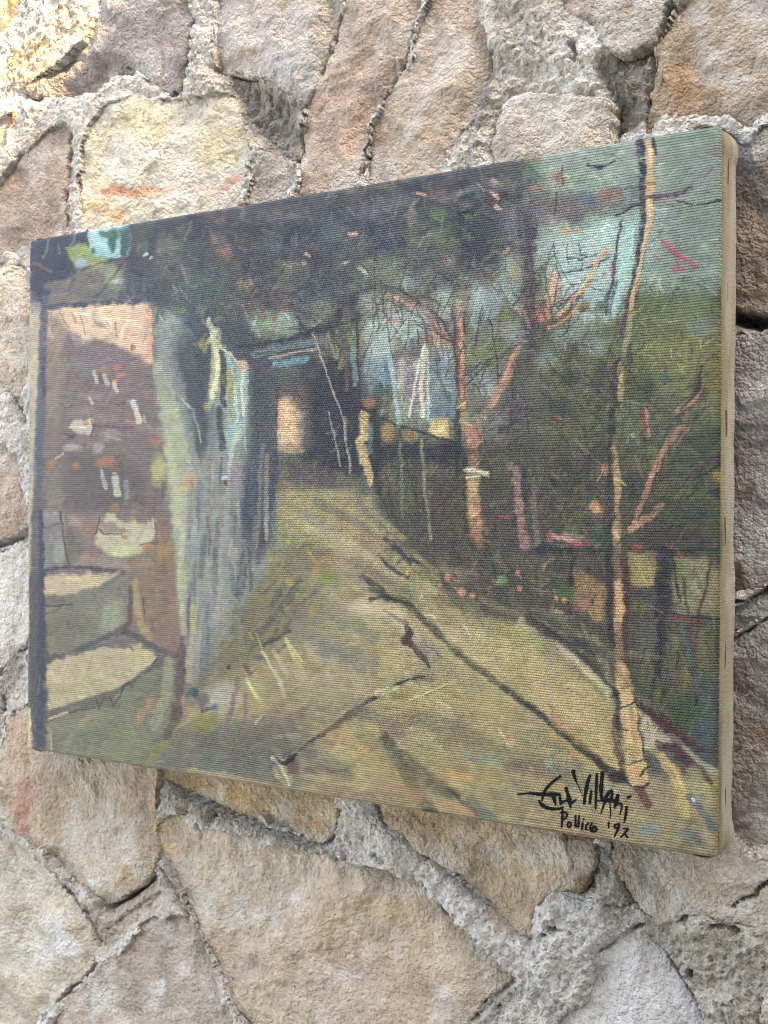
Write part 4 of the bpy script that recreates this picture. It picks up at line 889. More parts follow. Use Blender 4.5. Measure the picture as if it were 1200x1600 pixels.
for a in (([(484,866),(495,882)],(180,150,60),5),([(502,856),(512,866),(522,879)],(164,128,62),5),([(388,990),(392,998)],(190,176,60),5),([(399,990),(402,1000),(408,1010)],(184,176,80),4),([(436,990),(448,1004)],(150,150,60),4)): L(a[1], a[0], a[2], .85)
L((72,80,80), [(480,890),(440,950),(410,985),(384,1000)], 13, .6); L((70,84,88), [(440,920),(420,950)], 12, .6); L((60,66,66), [(450,985),(410,1008)], 6, .7); L((96,80,84), [(470,945),(500,915)], 6, .5)
REC[0] = False
for _ in range(60):
    x = random.uniform(330, 500); y = random.uniform(860, 1060)
    if x + .55 * (y - 860) > 520 or x + .45 * (y - 860) < 400: continue
    L(random.choice([(116,116,66),(88,96,74),(134,132,74),(72,84,80),(104,92,72),(126,124,96)]), [(x, y), (x + random.uniform(8, 20), y - random.uniform(8, 22))], random.uniform(3, 7), .6)
REC[0] = True
P((116,112,78), [(336,1010),(400,996),(392,1034),(344,1068),(304,1100),(292,1084)], 14, .5)
for a in (([(560,945),(610,955),(626,975)],20,(190,176,146)),([(540,1000),(600,1040),(650,1030)],24,(176,156,112)),([(520,930),(590,975)],14,(172,160,134)),([(500,1010),(580,1030)],26,(132,126,114)),([(470,1060),(560,1075)],24,(166,158,126)),([(610,1000),(650,1035)],16,(160,150,116)),([(690,985),(760,1010)],20,(180,164,130)),([(560,1160),(610,1170)],16,(150,140,100))): L(a[2], a[0], a[1], .55, .6, .35)
for a in (([(408,1018),(424,1044),(440,1072)],4,(198,198,150)),([(426,1016),(446,1050)],8,(178,178,126)),([(444,1000),(460,1030)],5,(188,186,136)),([(455,1018),(470,1044)],6,(176,176,116)),([(384,1064),(404,1096)],9,(182,178,118)),([(386,1066),(402,1092)],3,(214,212,170)),([(430,1050),(446,1090)],5,(180,180,130)),([(398,1130),(408,1122)],5,(188,180,120)),([(445,998),(470,1032)],3,(200,196,150))): L(a[2], a[0], a[1], .75, h=.0002)
B((168,168,158), 345, 1088, 26, 20, .6); L((128,104,106), [(370,1062),(358,1116),(352,1148)], 8, .7); L((132,106,108), [(383,1086),(380,1146)], 6, .6); L((90,72,76), [(382,1040),(388,1052)], 7, .6)
B((38,70,92), 303, 1083, 5, 6); L((58,88,112), [(314,1110),(326,1107),(336,1105)], 7, .9, h=.0003); B((104,92,102), 316, 1094, 10, 10, .7); B((132,132,62), 316, 1130, 18, 14, .7); B((36,62,70), 355, 1042, 4, 4); B((70,100,110), 402, 1028, 8, 5, .6)
L((100,108,104), [(140,1190),(300,1195),(440,1190)], 30, .35); L((96,96,82), [(330,1160),(480,1175)], 34, .45); L((168,148,112), [(296,1204),(360,1216),(420,1229),(480,1246),(560,1264)], 10, .75); L((190,164,120), [(330,1216),(470,1246)], 4, .6)
L((140,142,62), [(256,1163),(240,1180),(222,1198)], 15, .75); L((90,112,58), [(232,1175),(222,1190)], 10, .5)
for a in (([(640,1090),(720,1120),(800,1130)],34,(170,152,100)),([(700,1040),(790,1080),(870,1130)],30,(186,166,116)),([(830,1060),(900,1110),(940,1160)],34,(192,166,112)),([(520,1050),(600,1060)],34,(176,160,112)),([(480,1130),(560,1120)],30,(160,150,108)),([(640,1180),(760,1200),(860,1230)],30,(166,146,96)),([(560,1200),(660,1230)],26,(170,142,98)),([(720,1250),(860,1270),(960,1290)],26,(156,140,98)),([(900,1260),(1060,1300)],26,(160,146,104)),([(560,860),(620,900)],20,(166,152,118)),([(480,900),(560,960)],26,(160,150,118)),([(620,960),(700,1020)],20,(176,162,124))): L(a[2], a[0], a[1], .5, .65, .25)
# joints in the paving
L((196,190,150), [(440,1188),(490,1150),(540,1112)], 4, .5); L((78,58,54), [(448,1184,12),(490,1155,10),(530,1127,11),(560,1107,8),(592,1084,6)], 9, .88); L((84,50,48), [(520,1134),(548,1114)], 8, .7); L((44,44,46), [(574,1098),(600,1080),(622,1068),(660,1056)], 4.4, .9); L((196,192,148), [(589,1085),(604,1080),(618,1075)], 9, .95, h=.0006)
L((24,27,34), [(430,1188),(446,1192),(454,1186),(461,1179)], 6, .95, h=.0003); B((28,30,36), 452, 1186, 7, 7); B((104,72,66), 456, 1200, 9, 9, .7); L((188,182,142), [(424,1183),(438,1196),(446,1212),(452,1226)], 5, .8); L((120,92,86), [(460,1210),(500,1200),(540,1205)], 8, .5)
L((200,184,142), [(634,1098),(660,1086),(706,1067)], 2.4, .85, h=.0003); B((150,130,60), 626, 1090, 12, 7, .5); B((96,84,84), 660, 1060, 18, 10, .5)
L((72,74,56), [(575,922,8),(630,938,11),(680,988,12),(740,1040,12),(800,1085,11),(860,1130,12),(920,1180,13),(968,1218,14)], 12, .88); L((38,42,34), [(880,1145),(920,1178),(945,1200),(976,1222)], 12, .85); L((44,46,40), [(800,1085),(860,1130)], 5, .6); B((28,30,28), 966, 1214, 12, 9, .9); L((150,150,150), [(856,1118),(866,1127)], 4, .8); L((196,160,90), [(855,1140),(900,1178),(935,1208)], 8, .6)
L((62,48,46), [(598,954,3),(618,966,5),(632,974,6),(638,990,9),(632,1000,12),(648,1014,8),(662,1032,9),(670,1042,6)], 6, .9); L((104,70,66), [(664,1008),(676,1018),(690,1026)], 4, .6); L((160,156,150), [(648,990),(672,1024)], 9, .5)
L((48,54,56), [(566,902),(590,918),(604,934)], 12, .75); L((44,46,46), [(578,938),(600,930),(640,944)], 6, .8); L((50,60,72), [(600,842),(622,862),(640,880)], 7, .85); L((48,56,64), [(612,846),(642,878)], 4, .8); L((56,62,66), [(596,874),(620,896),(636,904)], 6, .75); L((46,52,60), [(640,872),(652,880)], 5, .8)
B((120,120,58), 652, 902, 26, 9, .65, 10); B((104,104,56), 700, 938, 30, 10, .5); B((130,134,80), 625, 925, 16, 8, .6); L((160,150,110), [(700,950),(690,975)], 10, .5); L((120,90,60), [(720,945),(722,958)], 4, .6)
for a in ((628,907,4,6),(635,898,3,4),(698,902,5,6),(720,927,6,6),(737,931,5,5),(808,895,5,5),(810,920,4,5),(687,915,4,4),(880,938,4,4)): B((200,140,104), *a, .75, 0, .5, .0003)
B((120,146,92), 781, 908, 9, 7, .9); B((150,90,110), 700, 872, 4, 3, .6)
for a in (([(800,985),(830,1000),(850,1012)],14,(154,152,82)),([(800,985),(815,970)],10,(176,172,126)),([(870,1006),(920,1052),(952,1082)],9,(196,186,146)),([(880,1090),(940,1120)],40,(190,158,108)),([(820,1040),(880,1080)],26,(176,156,112)),([(740,1020),(800,1060)],26,(168,152,108)),([(900,1150),(950,1180)],22,(170,156,90)),([(690,1080),(780,1110)],26,(176,154,98)),([(700,1150),(760,1160)],24,(132,130,84)),([(860,1120),(900,1150)],14,(196,150,84))): L(a[2], a[0], a[1], .6, .6, .3)
L((64,52,56), [(826,966),(872,1000),(930,1048),(956,1084)], 13, .85); L((152,152,152), [(857,1026),(858,1100)], 6, .35); L((60,52,60), [(862,985),(940,1020)], 18, .6)
for a in (([(516,1128),(556,1160),(596,1194)],24,(178,154,88)),([(540,1150),(600,1180)],14,(190,150,96)),([(600,1152),(632,1206),(664,1258),(676,1272)],19,(78,80,52)),([(628,1182),(676,1222),(704,1240)],22,(84,84,58)),([(700,1232),(740,1268),(752,1280)],7,(60,66,50)),([(664,1266),(690,1274),(714,1280)],10,(38,58,60)),([(690,1258),(748,1276)],13,(190,136,88)),([(590,1230),(650,1244)],26,(170,134,104)),([(690,1206),(780,1226)],18,(184,156,88)),([(712,1216),(730,1216)],9,(214,150,86)),([(735,1250),(772,1284)],14,(88,106,98)),([(470,1170),(540,1210)],24,(124,118,100)),([(500,1230),(600,1250)],18,(142,122,98)),([(730,1180),(780,1190)],16,(142,148,132)),([(800,1200),(880,1210)],20,(120,112,94)),([(640,1120),(720,1140)],22,(120,116,94)),([(560,1110),(620,1140)],20,(118,110,98)),([(600,1150),(608,1160)],14,(52,56,40)),([(820,1240),(850,1246)],12,(176,150,110))): L(a[2], a[0], a[1], .66, .55, .25)
B((218,158,112), 798, 1161, 7, 9, .85); B((160,176,156), 857, 1195, 7, 9, .7); L((170,184,160), [(850,1192),(860,1198),(868,1212)], 3, .6)
# foot of the thin tree and the lower right corner
P((202,167,112), [(957,1036),(978,1036),(986,1066),(992,1090),(998,1140),(1004,1172),(1010,1196),(1012,1224),(1002,1231),(986,1227),(979,1200),(975,1150),(970,1104),(962,1070)], 2, .96, 2, .0003)
B((224,168,112), 979, 1088, 9, 9, .8); B((220,152,104), 988, 1205, 9, 8, .8); L((170,140,98), [(985,1110),(992,1190)], 8, .5); L((150,128,100), [(962,1040),(974,1074)], 10, .5); L((222,186,134), [(980,1110),(984,1160)], 5, .5)
for a in (([(970,1106),(984,1103),(992,1096)],2.6),([(979,1196),(998,1192),(1011,1187)],2.6),([(979,1222),(990,1231),(1006,1232),(1013,1226)],2.8),([(1000,1212),(1008,1204),(1012,1198)],4),([(968,1140),(980,1141)],2),([(978,1170),(986,1172)],1.8),([(978,1172),(985,1182)],1.8),([(985,1078),(993,1096),(998,1140),(1008,1188)],1.8)): L((34,28,30), a[0], a[1], .85)
L((98,56,48), [(960,1120),(964,1170),(972,1206)], 12, .8); L((130,86,50), [(960,1172),(964,1184)], 9, .6); L((50,36,44), [(964,1080),(968,1150)], 7, .7)
P((178,168,138), [(996,1110),(1040,1148),(1052,1160),(1030,1166),(1006,1172)], 4, .9); L((166,160,138), [(1046,1148),(1086,1184),(1124,1212)], 9, .75); L((176,170,120), [(1012,1166),(1030,1180)], 10, .6)
L((84,36,44), [(993,1094,10),(1030,1128,12),(1060,1148,12),(1098,1172,9)], 11, .92); L((86,38,46), [(1034,1120),(1048,1142),(1060,1166)], 13, .9); L((90,40,46), [(1026,1161,9),(1058,1170,12),(1082,1192,11),(1110,1224,8)], 12, .92); L((70,44,44), [(1058,1182),(1078,1196)], 7, .7)
L((196,172,100), [(1030,1178,12),(1052,1206,19),(1066,1240,22),(1070,1268,20)], 18, .92, h=.0002); L((218,178,106), [(1050,1196),(1070,1238)], 6, .7); L((170,146,84), [(1046,1216),(1060,1262)], 6, .6); L((150,150,114), [(1084,1206),(1096,1240)], 22, .75); L((168,166,110), [(1104,1228),(1108,1246)], 12, .6)
L((84,106,112), [(1078,1244),(1096,1268),(1116,1296)], 12, .75); L((206,214,210), [(1084,1248),(1087,1252)], 4, .8); L((102,52,46), [(998,1236),(1011,1256)], 15, .88); L((110,60,54), [(958,1218),(966,1222)], 9, .7); L((172,168,150), [(945,1228),(968,1240)], 5, .5)
B((122,144,136), 1015, 1296, 18, 10, .7); B((150,152,110), 1000, 1280, 18, 12, .6); B((160,154,100), 1098, 1300, 16, 14, .6); B((110,126,120), 1080, 1306, 20, 12, .6); L((84,96,90), [(1090,1310),(1110,1330)], 12, .5); L((168,132,98), [(860,1290),(960,1312)], 7, .4); L((110,116,96), [(880,1250),(930,1262)], 10, .3); L((92,88,62), [(800,1290),(1000,1322)], 8, .4)
# ---- left: steps and the dark post
P((182,167,138), [(70,898),(190,893),(152,917),(120,926),(70,934)], 3, .95); P((122,120,106), [(70,934),(120,926),(196,900),(199,970),(190,986),(160,996),(110,1020),(70,1030)], 4, .97); B((150,156,132), 172, 962, 15, 26, .75, 15); P((112,104,96), [(70,932),(100,930),(110,938),(72,948)], 3, .8); L((58,58,60), [(72,947),(92,947),(112,944)], 2.4); L((70,70,70), [(72,960),(95,948)], 1.8, .7)
L((112,112,104), [(150,922),(190,898)], 3, .8); L((100,98,94), [(145,920),(148,935),(140,942)], 1.8, .7); L((96,96,80), [(78,985),(130,975)], 30, .35)
L((78,74,78), [(70,1030,9),(110,1022,10),(150,1000,9),(190,985,13),(215,998,9),(245,1015,9),(284,1030,12)], 9, .7); L((84,68,70), [(203,918),(201,970),(192,990)], 8, .85); L((168,152,106), [(209,910),(212,950),(220,985)], 11, .75); L((168,146,100), [(222,975),(232,998)], 10, .6); B((128,114,96), 248, 946, 16, 16, .7); L((80,70,70), [(222,935),(224,965)], 2, .8); L((150,112,96), [(262,930),(268,960)], 7, .5); B((132,108,108), 250, 985, 20, 14, .5)
P((172,162,127), [(70,1036),(110,1026),(160,1009),(215,1006),(240,1024),(244,1031),(230,1046),(190,1071),(150,1086),(70,1113)], 3, .97); L((188,172,126), [(170,1014),(225,1022)], 8, .5); L((150,146,120), [(80,1080),(150,1070)], 18, .4)
L((66,104,118), [(134,1016),(160,1009),(178,1012),(200,1009),(205,1016)], 3.6, .8)
P((120,122,96), [(70,1126),(150,1102),(190,1080),(264,1030),(274,1100),(245,1150),(218,1196),(70,1180)], 4, .95); L((150,156,122), [(264,1034),(258,1080),(240,1130)], 18, .65); L((164,124,98), [(234,1096),(212,1128)], 11, .7); L((160,132,104), [(136,1120),(125,1132)], 10, .5); L((132,140,92), [(200,1150),(175,1185)], 24, .4); L((98,100,86), [(90,1160),(160,1150)], 26, .5); L((136,134,112), [(112,1150),(100,1175)], 10, .4)
L((108,98,90), [(70,1117),(120,1103),(150,1091),(175,1085),(190,1073),(222,1050),(248,1030),(264,1022)], 6, .88); L((56,54,52), [(74,1128),(105,1114),(146,1106)], 2.2, .8); L((182,170,128), [(75,1124),(105,1113)], 4.5, .8); L((50,48,46), [(148,1090),(152,1108),(158,1092)], 2.2, .8); L((50,48,46), [(168,1088),(174,1104),(180,1094),(186,1088),(190,1072),(200,1066)], 2.4, .85); L((52,50,50), [(188,1082),(190,1074),(230,1048),(243,1028)], 2.4, .8); L((104,100,82), [(140,1095),(180,1100)], 14, .5)
L((96,74,74), [(284,1000,14),(281,1060,12),(276,1112,10)], 12, .85); L((84,74,60), [(276,1112),(258,1152)], 15, .75); L((182,120,100), [(284,1090),(286,1114)], 4, .7); L((90,60,60), [(268,1100),(272,1122)], 8, .6)
L((176,166,122), [(300,936),(297,1000),(292,1062)], 11, .55); L((180,142,104), [(313,956),(308,1050)], 4, .45); L((92,112,118), [(322,946),(316,1000),(312,1062)], 9, .45); L((60,98,110), [(300,1078),(292,1088)], 8, .8); L((150,160,120), [(286,880),(284,940)], 8, .6); L((184,180,100), [(302,950),(300,985)], 8, .5)
P((174,166,142), [(30,470),(64,470),(58,620),(52,780),(48,900),(30,900)], 3, .95); L((120,112,122), [(50,460),(56,485)], 14, .6)
L((90,97,112), [(70,464,9),(66,540,11),(64,620,13),(60,700,13),(59,770,12)], 12, .95); L((60,70,92), [(68,560),(66,620)], 5, .5); L((112,118,124), [(56,720),(54,780)], 3, .5)
L((100,94,98), [(59,760,12),(58,850,18),(58,920,22)], 18, .85); L((80,78,84), [(58,900,22),(58,1000,28),(59,1050,28),(61,1100,25),(62,1185,18)], 26, .95, .2); L((50,62,82), [(64,800,6),(65,900,8),(64,1000,10),(64,1100,12),(62,1185,11)], 10, .85); L((118,124,132), [(62,1058),(60,1084)], 2.4, .6)
L((188,168,128), [(44,860),(44,960),(43,1030)], 3, .7); L((206,194,140), [(44,1108,5),(45,1140,10),(43,1175,12)], 9, .9); L((150,140,110), [(75,1140),(80,1176)], 5, .5); L((180,178,170), [(80,1142),(80,1176)], 1.8, .6)
# dry, broken top coat
REC[0] = False
for (x, y, rx, ry) in ((600,500,30,30),(650,500,24,24),(700,470,14,30),(745,480,14,34),(790,440,16,40),(800,520,14,22),(640,440,22,14),(580,560,16,34),(690,600,16,26),(890,520,34,14),(860,400,14,30),(930,540,22,12),(760,600,14,18),(850,560,14,14)):
    B((156,170,162), x, y, rx, ry, .42, random.uniform(-20, 20), .7)
random.seed(21)
TW = []
for (x, y, n_, a0, sp) in ((700,540,16,-1.9,.9),(720,600,14,-1.2,.8),(820,480,14,-1.6,.8),(860,500,16,-1.2,.9),(960,640,16,-1.9,.9),(1000,800,16,-1.1,.7),(610,520,12,-1.5,.8),(545,560,12,-1.5,.5),(1060,640,10,-.8,.8),(760,680,12,-1.0,.8),(900,760,14,-1.7,.9),(680,830,12,-1.6,.6),(400,460,10,-1.0,1.2)):
    for _ in range(n_):
        a = a0 + random.uniform(-sp, sp); l = random.uniform(40, 130)
        bx, by = x + random.uniform(-30, 30), y + random.uniform(-30, 30)
        k1 = random.uniform(-.35, .35)
        pts = [(bx, by), (bx + l * .5 * math.cos(a), by + l * .5 * math.sin(a)), (bx + l * math.cos(a + k1), by + l * math.sin(a + k1))]
        TW.append((random.choice([(62,56,62),(70,60,62),(58,60,66),(92,70,62),(120,92,76),(84,80,70)]), pts, random.uniform(1.6, 3.0)))
scumble(1700, 2.2, 5, 8, 30, .42, 15, 5)
scumble(1500, 1.6, 3.0, 6, 22, .65, 24, 6, (430, 230, 1128, 760))
scumble(400, 1.6, 3.0, 6, 22, .6, 22, 6, (640, 760, 1128, 980))
scumble(900, 1.6, 3.0, 6, 26, .5, 16, 4)
for (x0, y0, x1, y1, n_) in ((840, 430, 1126, 860, 420), (590, 700, 960, 960, 260), (985, 860, 1126, 1130, 150), (560, 420, 840, 700, 240)):
    for _ in range(n_):                                    # hatching with a nearly dry brush
        x = random.uniform(x0, x1); y = random.uniform(y0, y1)
        if y > 890 + max(0, x - 650) * .33 and x < 985: continue
        c = sample(x, y) * random.choice([.45, .55, .7, 1.15, 1.25, 1.35]) + np.array([random.gauss(0, 10) for _ in range(3)])
        a = random.choice([-.8, .7, 1.5, 1.3]) + random.gauss(0, .35); l = random.uniform(6, 24)
        L(np.clip(c, 20, 190), [(x, y), (x + l * math.cos(a), y + l * math.sin(a))], random.uniform(1.5, 3.4), .6, .5, .45)
for (c_, p_, w_, o_, s_, d_, h_, e_) in FINE:              # last accents over the scumbled coat
    L(c_, p_, w_, o_ * (.62 if w_ <= 6.5 else .42), s_, d_, h_, e_)
for d_ in DABS:
    B(*d_[:5], d_[5] * .4, *d_[6:])
for (c_, p_, w_, o_) in (((126,120,104),[(420,1130),(480,1120),(560,1104)],36,.5),((130,126,114),[(470,990),(520,1010),(570,1040)],34,.5),((128,120,92),[(620,1125),(700,1150),(770,1172)],30,.5),((116,110,96),[(555,876),(600,905),(645,932)],18,.5),((122,114,92),[(790,1180),(850,1200),(910,1218)],28,.5),((134,124,102),[(660,1010),(700,1050),(740,1075)],22,.45),((110,112,88),[(560,1150),(620,1190)],22,.4),
                         ((198,184,152),[(552,948),(590,952),(626,968)],18,.55),((202,188,148),[(876,1016),(915,1046),(948,1080)],12,.6),((192,176,134),[(700,996),(735,1016),(768,1044)],16,.5),((184,172,138),[(492,828),(540,848),(588,876)],10,.5),((176,166,136),[(430,1040),(480,1056),(520,1060)],16,.45),((194,172,122),[(840,1070),(890,1100),(930,1140)],22,.45),((182,160,108),[(690,1090),(740,1106),(800,1112)],16,.45)):
    L(c_, p_, w_, o_, .7, .3)
for (c_, p_, w_) in TW:
    L(c_, p_, w_, .75, .5, .3, 0.0, 1.2)
# wet edges dragged by the brush
di = np.round(1.3 * fbm(CX * 200, CZ * 200, 2, 1301)).astype(int); dj = np.round(1.3 * fbm(CX * 200, CZ * 200, 2, 1307)).astype(int)
jj, ii = np.mgrid[0:NZ, 0:NX]
IMG = IMG[np.clip(jj + dj, 0, NZ - 1), np.clip(ii + di, 0, NX - 1)]
tn = vnoise(CX * 300, CZ * 530, 1401) * 0.55 + vnoise(CX * 140, CZ * 900, 1402) * 0.45
IMG *= (1 + 0.14 * tn)[..., None]
for ch in range(3):
    IMG[..., ch] *= 1 + 0.06 * fbm(CX * 60, CZ * 90, 4, 1410 + ch) + 0.035 * vnoise(CX * 380, CZ * 530, 1420 + ch)
# thin ground showing along the turned edges
ed = np.minimum(CX + CW / 2, CZ + CH / 2)
w = (1 - sstep(0.0004, 0.0022, ed + 0.0012 * K2))[..., None] * 0.55
IMG = IMG * (1 - w) + lin((150, 146, 132)) * w
IMG *= (1 + 0.07 * K2 + 0.05 * K3)[..., None]
lum = IMG.mean(-1, keepdims=True)
IMG = IMG * np.power(np.clip(lum / 0.20, 0.05, 2.2), 0.22)      # deeper darks, as in drying oils
lum = IMG.mean(-1, keepdims=True)
IMG = np.clip(lum + (IMG - lum) * 1.05, 0.004, 1)

# canvas face: rounded over the stretcher, slightly slack, paint relief on top
R_ = 0.0022
def turn(d):
    d = np.clip(d, 0, R_)
    return R_ - np.sqrt(np.maximum(R_ * R_ - (R_ - d) ** 2, 0))
dX = np.minimum(CX + CW / 2, CW / 2 - CX); dZ = np.minimum(CZ + CH / 2, CH / 2 - CZ)
Yf = np.minimum(turn(dX) + turn(dZ), R_ * 1.2)
sag = np.clip(dX / 0.03, 0, 1) * np.clip(dZ / 0.03, 0, 1)
Yf = Yf + 0.0010 * sag + 0.0005 * fbm(CX * 9, CZ * 9, 2, 4) - HGT - 0.00012 * K2
cr = np.clip(1 - dX / 0.006, 0, 1) * np.clip(1 - dZ / 0.006, 0, 1)          # corners pulled in by the fold
Xc = CX - np.sign(CX) * 0.0003 * cr; Zc = CZ - np.sign(CZ) * 0.0003 * cr
vv = np.stack([Xc, Yf - CT, Zc + CH / 2], -1).reshape(-1, 3)
idx = np.arange(NX * NZ).reshape(NZ, NX)
q = np.stack([idx[1:, :-1], idx[1:, 1:], idx[:-1, 1:], idx[:-1, :-1]], -1).reshape(-1, 4)
lum = IMG.mean(-1)
thin = (0.24 + 0.36 * sstep(200, 460, UX)) * (1.12 - 0.9 * np.clip(lum, 0, .6)) * (1 - 0.5 * sstep(0.0001, 0.0006, HGT)) + 0.10 * K1  # weave colour strength
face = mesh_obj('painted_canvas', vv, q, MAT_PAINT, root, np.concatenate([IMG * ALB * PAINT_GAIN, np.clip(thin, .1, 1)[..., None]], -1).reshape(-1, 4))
face['label'] = 'painted canvas face with a lane, walls, doorway and trees'

# turned edges of primed cloth
def edge_strip(axis, sign, n=260):
    ln = CH if axis == 'x' else CW
    s_ = np.linspace(-ln / 2 + 0.0012, ln / 2 - 0.0012, n); t_ = np.linspace(0, 1, 22)
    S, T = np.meshgrid(s_, t_)
    out = 0.0005 + 0.0010 * sstep(.32, .45, T + 0.12 * fbm(S * 30, S * 0 + 3, 2, 77)) * (0.7 + 0.5 * fbm(S * 22, T * 0 + 1.5, 2, 78)) - 0.0022 * sstep(.9, 1, T)
    out = out + 0.0004 * fbm(S * 60, T * 4, 2, 79) - 0.0010 * (1 - sstep(0, .1, T))
    end = np.clip((np.abs(S) - (ln / 2 - 0.012)) / 0.012, 0, 1)
    out = out - 0.0012 * end ** 2 + 0.0010 * np.sin(end * math.pi)
    y = R_ * 0.95 + T * (CT - R_ * 0.95) * (1.0 + 0.05 * fbm(S * 25, T * 0, 2, 80))
    a = sstep(.25, .5, T + 0.25 * fbm(S * 40, T * 3, 3, 81))[..., None]
    c = lin((154, 147, 122)) * (1 - a) + lin((178, 173, 158)) * a
    st = sstep(.2, .6, fbm(S * 28, T * 2.5, 3, 82))[..., None] * .5
    c = c * (1 - st) + lin((160, 151, 124)) * st
    pt = ((1 - sstep(0.0, .10, T + 0.08 * fbm(S * 50, T, 2, 83))) * .6)[..., None]
    c = c * (1 - pt) + lin((92, 92, 76)) * pt
    if axis == 'x':
        V = np.stack([sign * (CW / 2 + out), y - CT, S + CH / 2], -1)
    else:
        V = np.stack([S, y - CT, sign * (CH / 2 + out) + CH / 2], -1)
    r_, c_ = S.shape
    id2 = np.arange(r_ * c_).reshape(r_, c_)
    q = np.stack([id2[:-1, :-1], id2[:-1, 1:], id2[1:, 1:], id2[1:, :-1]], -1).reshape(-1, 4)
    if (axis == 'x') == (sign > 0): q = q[:, ::-1]
    return mesh_obj('canvas_edge', V.reshape(-1, 3), q, MAT_EDGE, root, (c * ALB).reshape(-1, 3))
for ax in ('x', 'z'):
    for sg in (1, -1):
        edge_strip(ax, sg)
# wooden stretcher inside
for (x0, x1, z0, z1) in ((-.200, .200, .003, .033), (-.200, .200, CH - .033, CH - .003), (-.200, -.170, .0335, CH - .0335), (.170, .200, .0335, CH - .0335)):
    v_, q_ = box_arrays(x0, x1, -CT + 0.0062, -0.0006, z0, z1)
    mesh_obj('stretcher_bar', v_, q_, MAT_WOOD, root, smooth=False)
# staples along the near edge
for (ya, yb, xo) in ((235, 280, 7.5), (430, 469, 7), (638, 681, 7), (808, 853, 6), (1002, 1048, 7), (1235, 1284, 8)):
    za = on_plane(np.array([1125.0]), np.array([float(ya)]), 0)[0][2] - OFF[2]; zb = on_plane(np.array([1125.0]), np.array([float(yb)]), 0)[0][2] - OFF[2]
    y = 0.0012 * xo - CT
    n = 7; V = []; Q = []
    zz = np.linspace(zb, za, n)
    for i, z in enumerate(zz):
        prof = 0.0 if i in (0, n - 1) else 0.0002
        for dx, dy in ((-.0014, -.00013), (prof, -.00013), (prof, .00013), (-.0014, .00013)):
            V.append((CW / 2 + 0.0008 + dx, y + dy + 0.0002 * math.sin(i), z))
    for i in range(n - 1):
        for j in range(4):
            Q.append((i * 4 + j, i * 4 + (j + 1) % 4, i * 4 + 4 + (j + 1) % 4, i * 4 + 4 + j))
    mesh_obj('staple', np.array(V), np.array(Q), MAT_STAPLE, root, smooth=False)
# frayed threads at the near lower corner
def tube(name, pts, r, mat, parent):
    P_ = np.array(pts, float); V = []; Q = []
    for i, p in enumerate(P_):
        t = P_[min(i + 1, len(P_) - 1)] - P_[max(i - 1, 0)]; t = t / np.linalg.norm(t)
        a = np.cross(t, [0.3, 1, 0.2]); a = a / np.linalg.norm(a); b = np.cross(t, a)
        for k in range(5):
            th = 2 * math.pi * k / 5
            V.append(p + r * (math.cos(th) * a + math.sin(th) * b))
    for i in range(len(P_) - 1):
        for k in range(5):
            Q.append((i * 5 + k, i * 5 + (k + 1) % 5, i * 5 + 5 + (k + 1) % 5, i * 5 + 5 + k))
    return mesh_obj(name, np.array(V), np.array(Q), mat, parent)
for k in range(7):
    zb = random.uniform(0.030, 0.052); x = CW / 2 - .001; y = -0.0015
    pts = [(x, y, zb)]
    dx = random.uniform(.0006, .0016); dz = random.uniform(-.003, .004)
    for i in range(9):
        pts.append((pts[-1][0] + dx + random.gauss(0, .0005), pts[-1][1] + random.gauss(0.0001, .0005), pts[-1][2] + dz + random.gauss(0, .0008)))
        dz *= .86
    tube('loose_thread', pts, 0.00016, MAT_THREAD, root)

# signature and date, brushed in black over the lower right corner
SIG = [
 [(100,333,8),(200,325,16),(300,335,26),(440,335,26)], [(462,180,16),(400,225,22),(345,280,20),(315,340,18),(308,390,12)],
 [(280,385,12),(300,420,24),(340,445,24),(400,460,20),(460,455,18),(490,445,10)], [(385,335,16),(410,365,30),(425,425,10)], [(455,330,14),(462,370,18),(470,415,20)],
 [(465,420,12),(490,395,16),(520,385,14),(560,405,26),(600,380,8)], [(510,280,22),(530,340,26),(545,400,28),(552,450,12)],
 [(570,140,32),(580,180,22),(600,235,8),(630,290,5),(655,350,5)], [(718,165,12),(695,230,24),(680,310,26),(668,412,18)], [(727,300,12),(722,350,20),(715,412,18)],
 [(772,160,16),(770,250,20),(768,350,18),(766,455,12)], [(820,155,30),(815,220,28),(810,300,26),(820,380,22)], [(780,390,8),(850,385,26),(900,385,28),(950,395,24)],
 [(850,360,20),(880,315,26),(905,300,18),(905,340,16),(890,390,24)], [(845,395,14),(830,440,14),(812,500,6)], [(885,400,8),(895,460,8),(890,540,7)],
 [(955,340,22),(945,390,24),(925,450,14)], [(940,420,14),(985,410,16),(990,440,12),(975,505,8)], [(1030,440,20),(1025,500,18),(1010,575,10)], [(1038,362,16),(1062,352,16)],
 [(485,465,16),(483,540,18),(478,610,12)], [(465,490,10),(500,480,14),(525,500,14),(515,535,14),(490,545,10)], [(535,570,14),(528,600,16),(545,615,14),(562,590,14),(550,568,12),(535,570,12)],
 [(595,520,14),(597,605,16)], [(625,515,14),(622,605,16)], [(595,606,14),(625,606,14)], [(658,575,14),(652,632,13)], [(664,542,12),(666,552,12)], [(705,580,14),(686,600,14),(688,630,14),(706,635,9)],
 [(735,575,14),(722,610,14),(728,645,16),(760,650,20),(780,630,16),(755,605,18),(735,630,18)], [(880,575,16),(880,616,10)],
 [(970,585,14),(935,590,16),(925,615,14),(955,620,14),(972,590,14),(955,640,18),(930,690,12)], [(1005,625,12),(1045,625,18),(1025,655,14),(985,695,10)], [(1010,660,10),(1040,697,16)],
]
V = []; Q = []
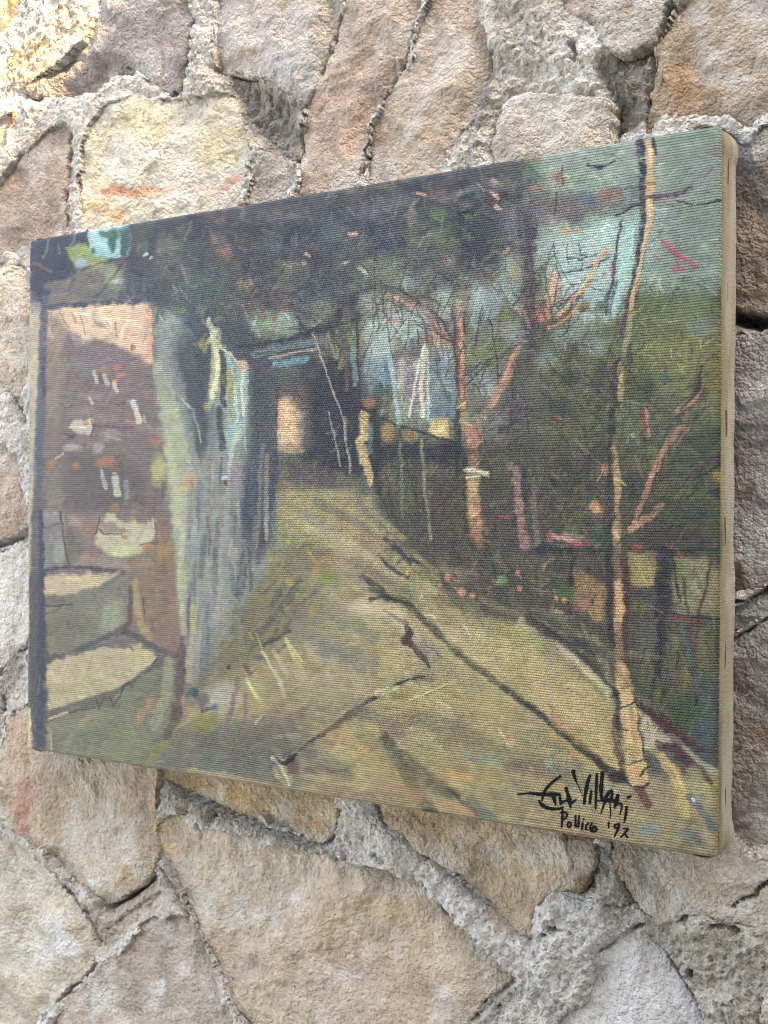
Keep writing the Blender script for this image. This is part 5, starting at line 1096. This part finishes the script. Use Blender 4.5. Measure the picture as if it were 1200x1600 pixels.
for st in SIG:
    A = np.array(st, float)
    # resample smoothly
    t0 = np.arange(len(A)); tt = np.linspace(0, len(A) - 1, 6 * (len(A) - 1) + 1)
    C = np.stack([np.interp(tt, t0, A[:, k]) for k in range(3)], 1)
    for _ in range(2):
        C[1:-1] = C[1:-1] * .5 + .25 * (C[:-2] + C[2:])
    px = 790 + C[:, 0] / 5.4545; py = 1180 + C[:, 1] / 5.4545; hw = 0.64 * C[:, 2] / 5.4545 * (1 + 0.12 * RNG.standard_normal(len(C)))
    d = np.gradient(np.stack([px, py], 1), axis=0); d /= np.linalg.norm(d, axis=1)[:, None] + 1e-9
    nx, ny = -d[:, 1], d[:, 0]
    base = len(V)
    ring = []
    for i in range(len(C)):
        ring.append((px[i] + nx[i] * hw[i], py[i] + ny[i] * hw[i], px[i] - nx[i] * hw[i], py[i] - ny[i] * hw[i]))
    # rounded ends
    e0 = (px[0] - d[0, 0] * hw[0] * .8, py[0] - d[0, 1] * hw[0] * .8); e1 = (px[-1] + d[-1, 0] * hw[-1] * .8, py[-1] + d[-1, 1] * hw[-1] * .8)
    ring = [(e0[0] + nx[0] * hw[0] * .45, e0[1] + ny[0] * hw[0] * .45, e0[0] - nx[0] * hw[0] * .45, e0[1] - ny[0] * hw[0] * .45)] + ring + [(e1[0] + nx[-1] * hw[-1] * .45, e1[1] + ny[-1] * hw[-1] * .45, e1[0] - nx[-1] * hw[-1] * .45, e1[1] - ny[-1] * hw[-1] * .45)]
    for (ax_, ay_, bx_, by_) in ring:
        a = on_plane(np.array([ax_]), np.array([ay_]), 0.0)[0]; b = on_plane(np.array([bx_]), np.array([by_]), 0.0)[0]
        def depth(p):
            i = int(np.clip(np.searchsorted(xs, p[0]), 0, NX - 1)); j = int(np.clip((CH / 2 - (p[2] - ZC)) / CH * (NZ - 1), 0, NZ - 1))
            return Yf[max(0, j - 2):j + 3, max(0, i - 2):i + 3].min() - 0.00014
        m_ = (a + b) / 2
        V += [(a[0], depth(a) - CT, a[2] - OFF[2]), (m_[0], depth(m_) - 0.00012 - CT, m_[2] - OFF[2]), (b[0], depth(b) - CT, b[2] - OFF[2])]
    for i in range(len(ring) - 1):
        o = base + 3 * i
        Q += [(o, o + 1, o + 4, o + 3), (o + 1, o + 2, o + 5, o + 4)]
sig = mesh_obj('signature', np.array(V), np.array(Q), MAT_INK, root)
sig['label'] = 'black brushed signature, place name and year in the lower right corner'
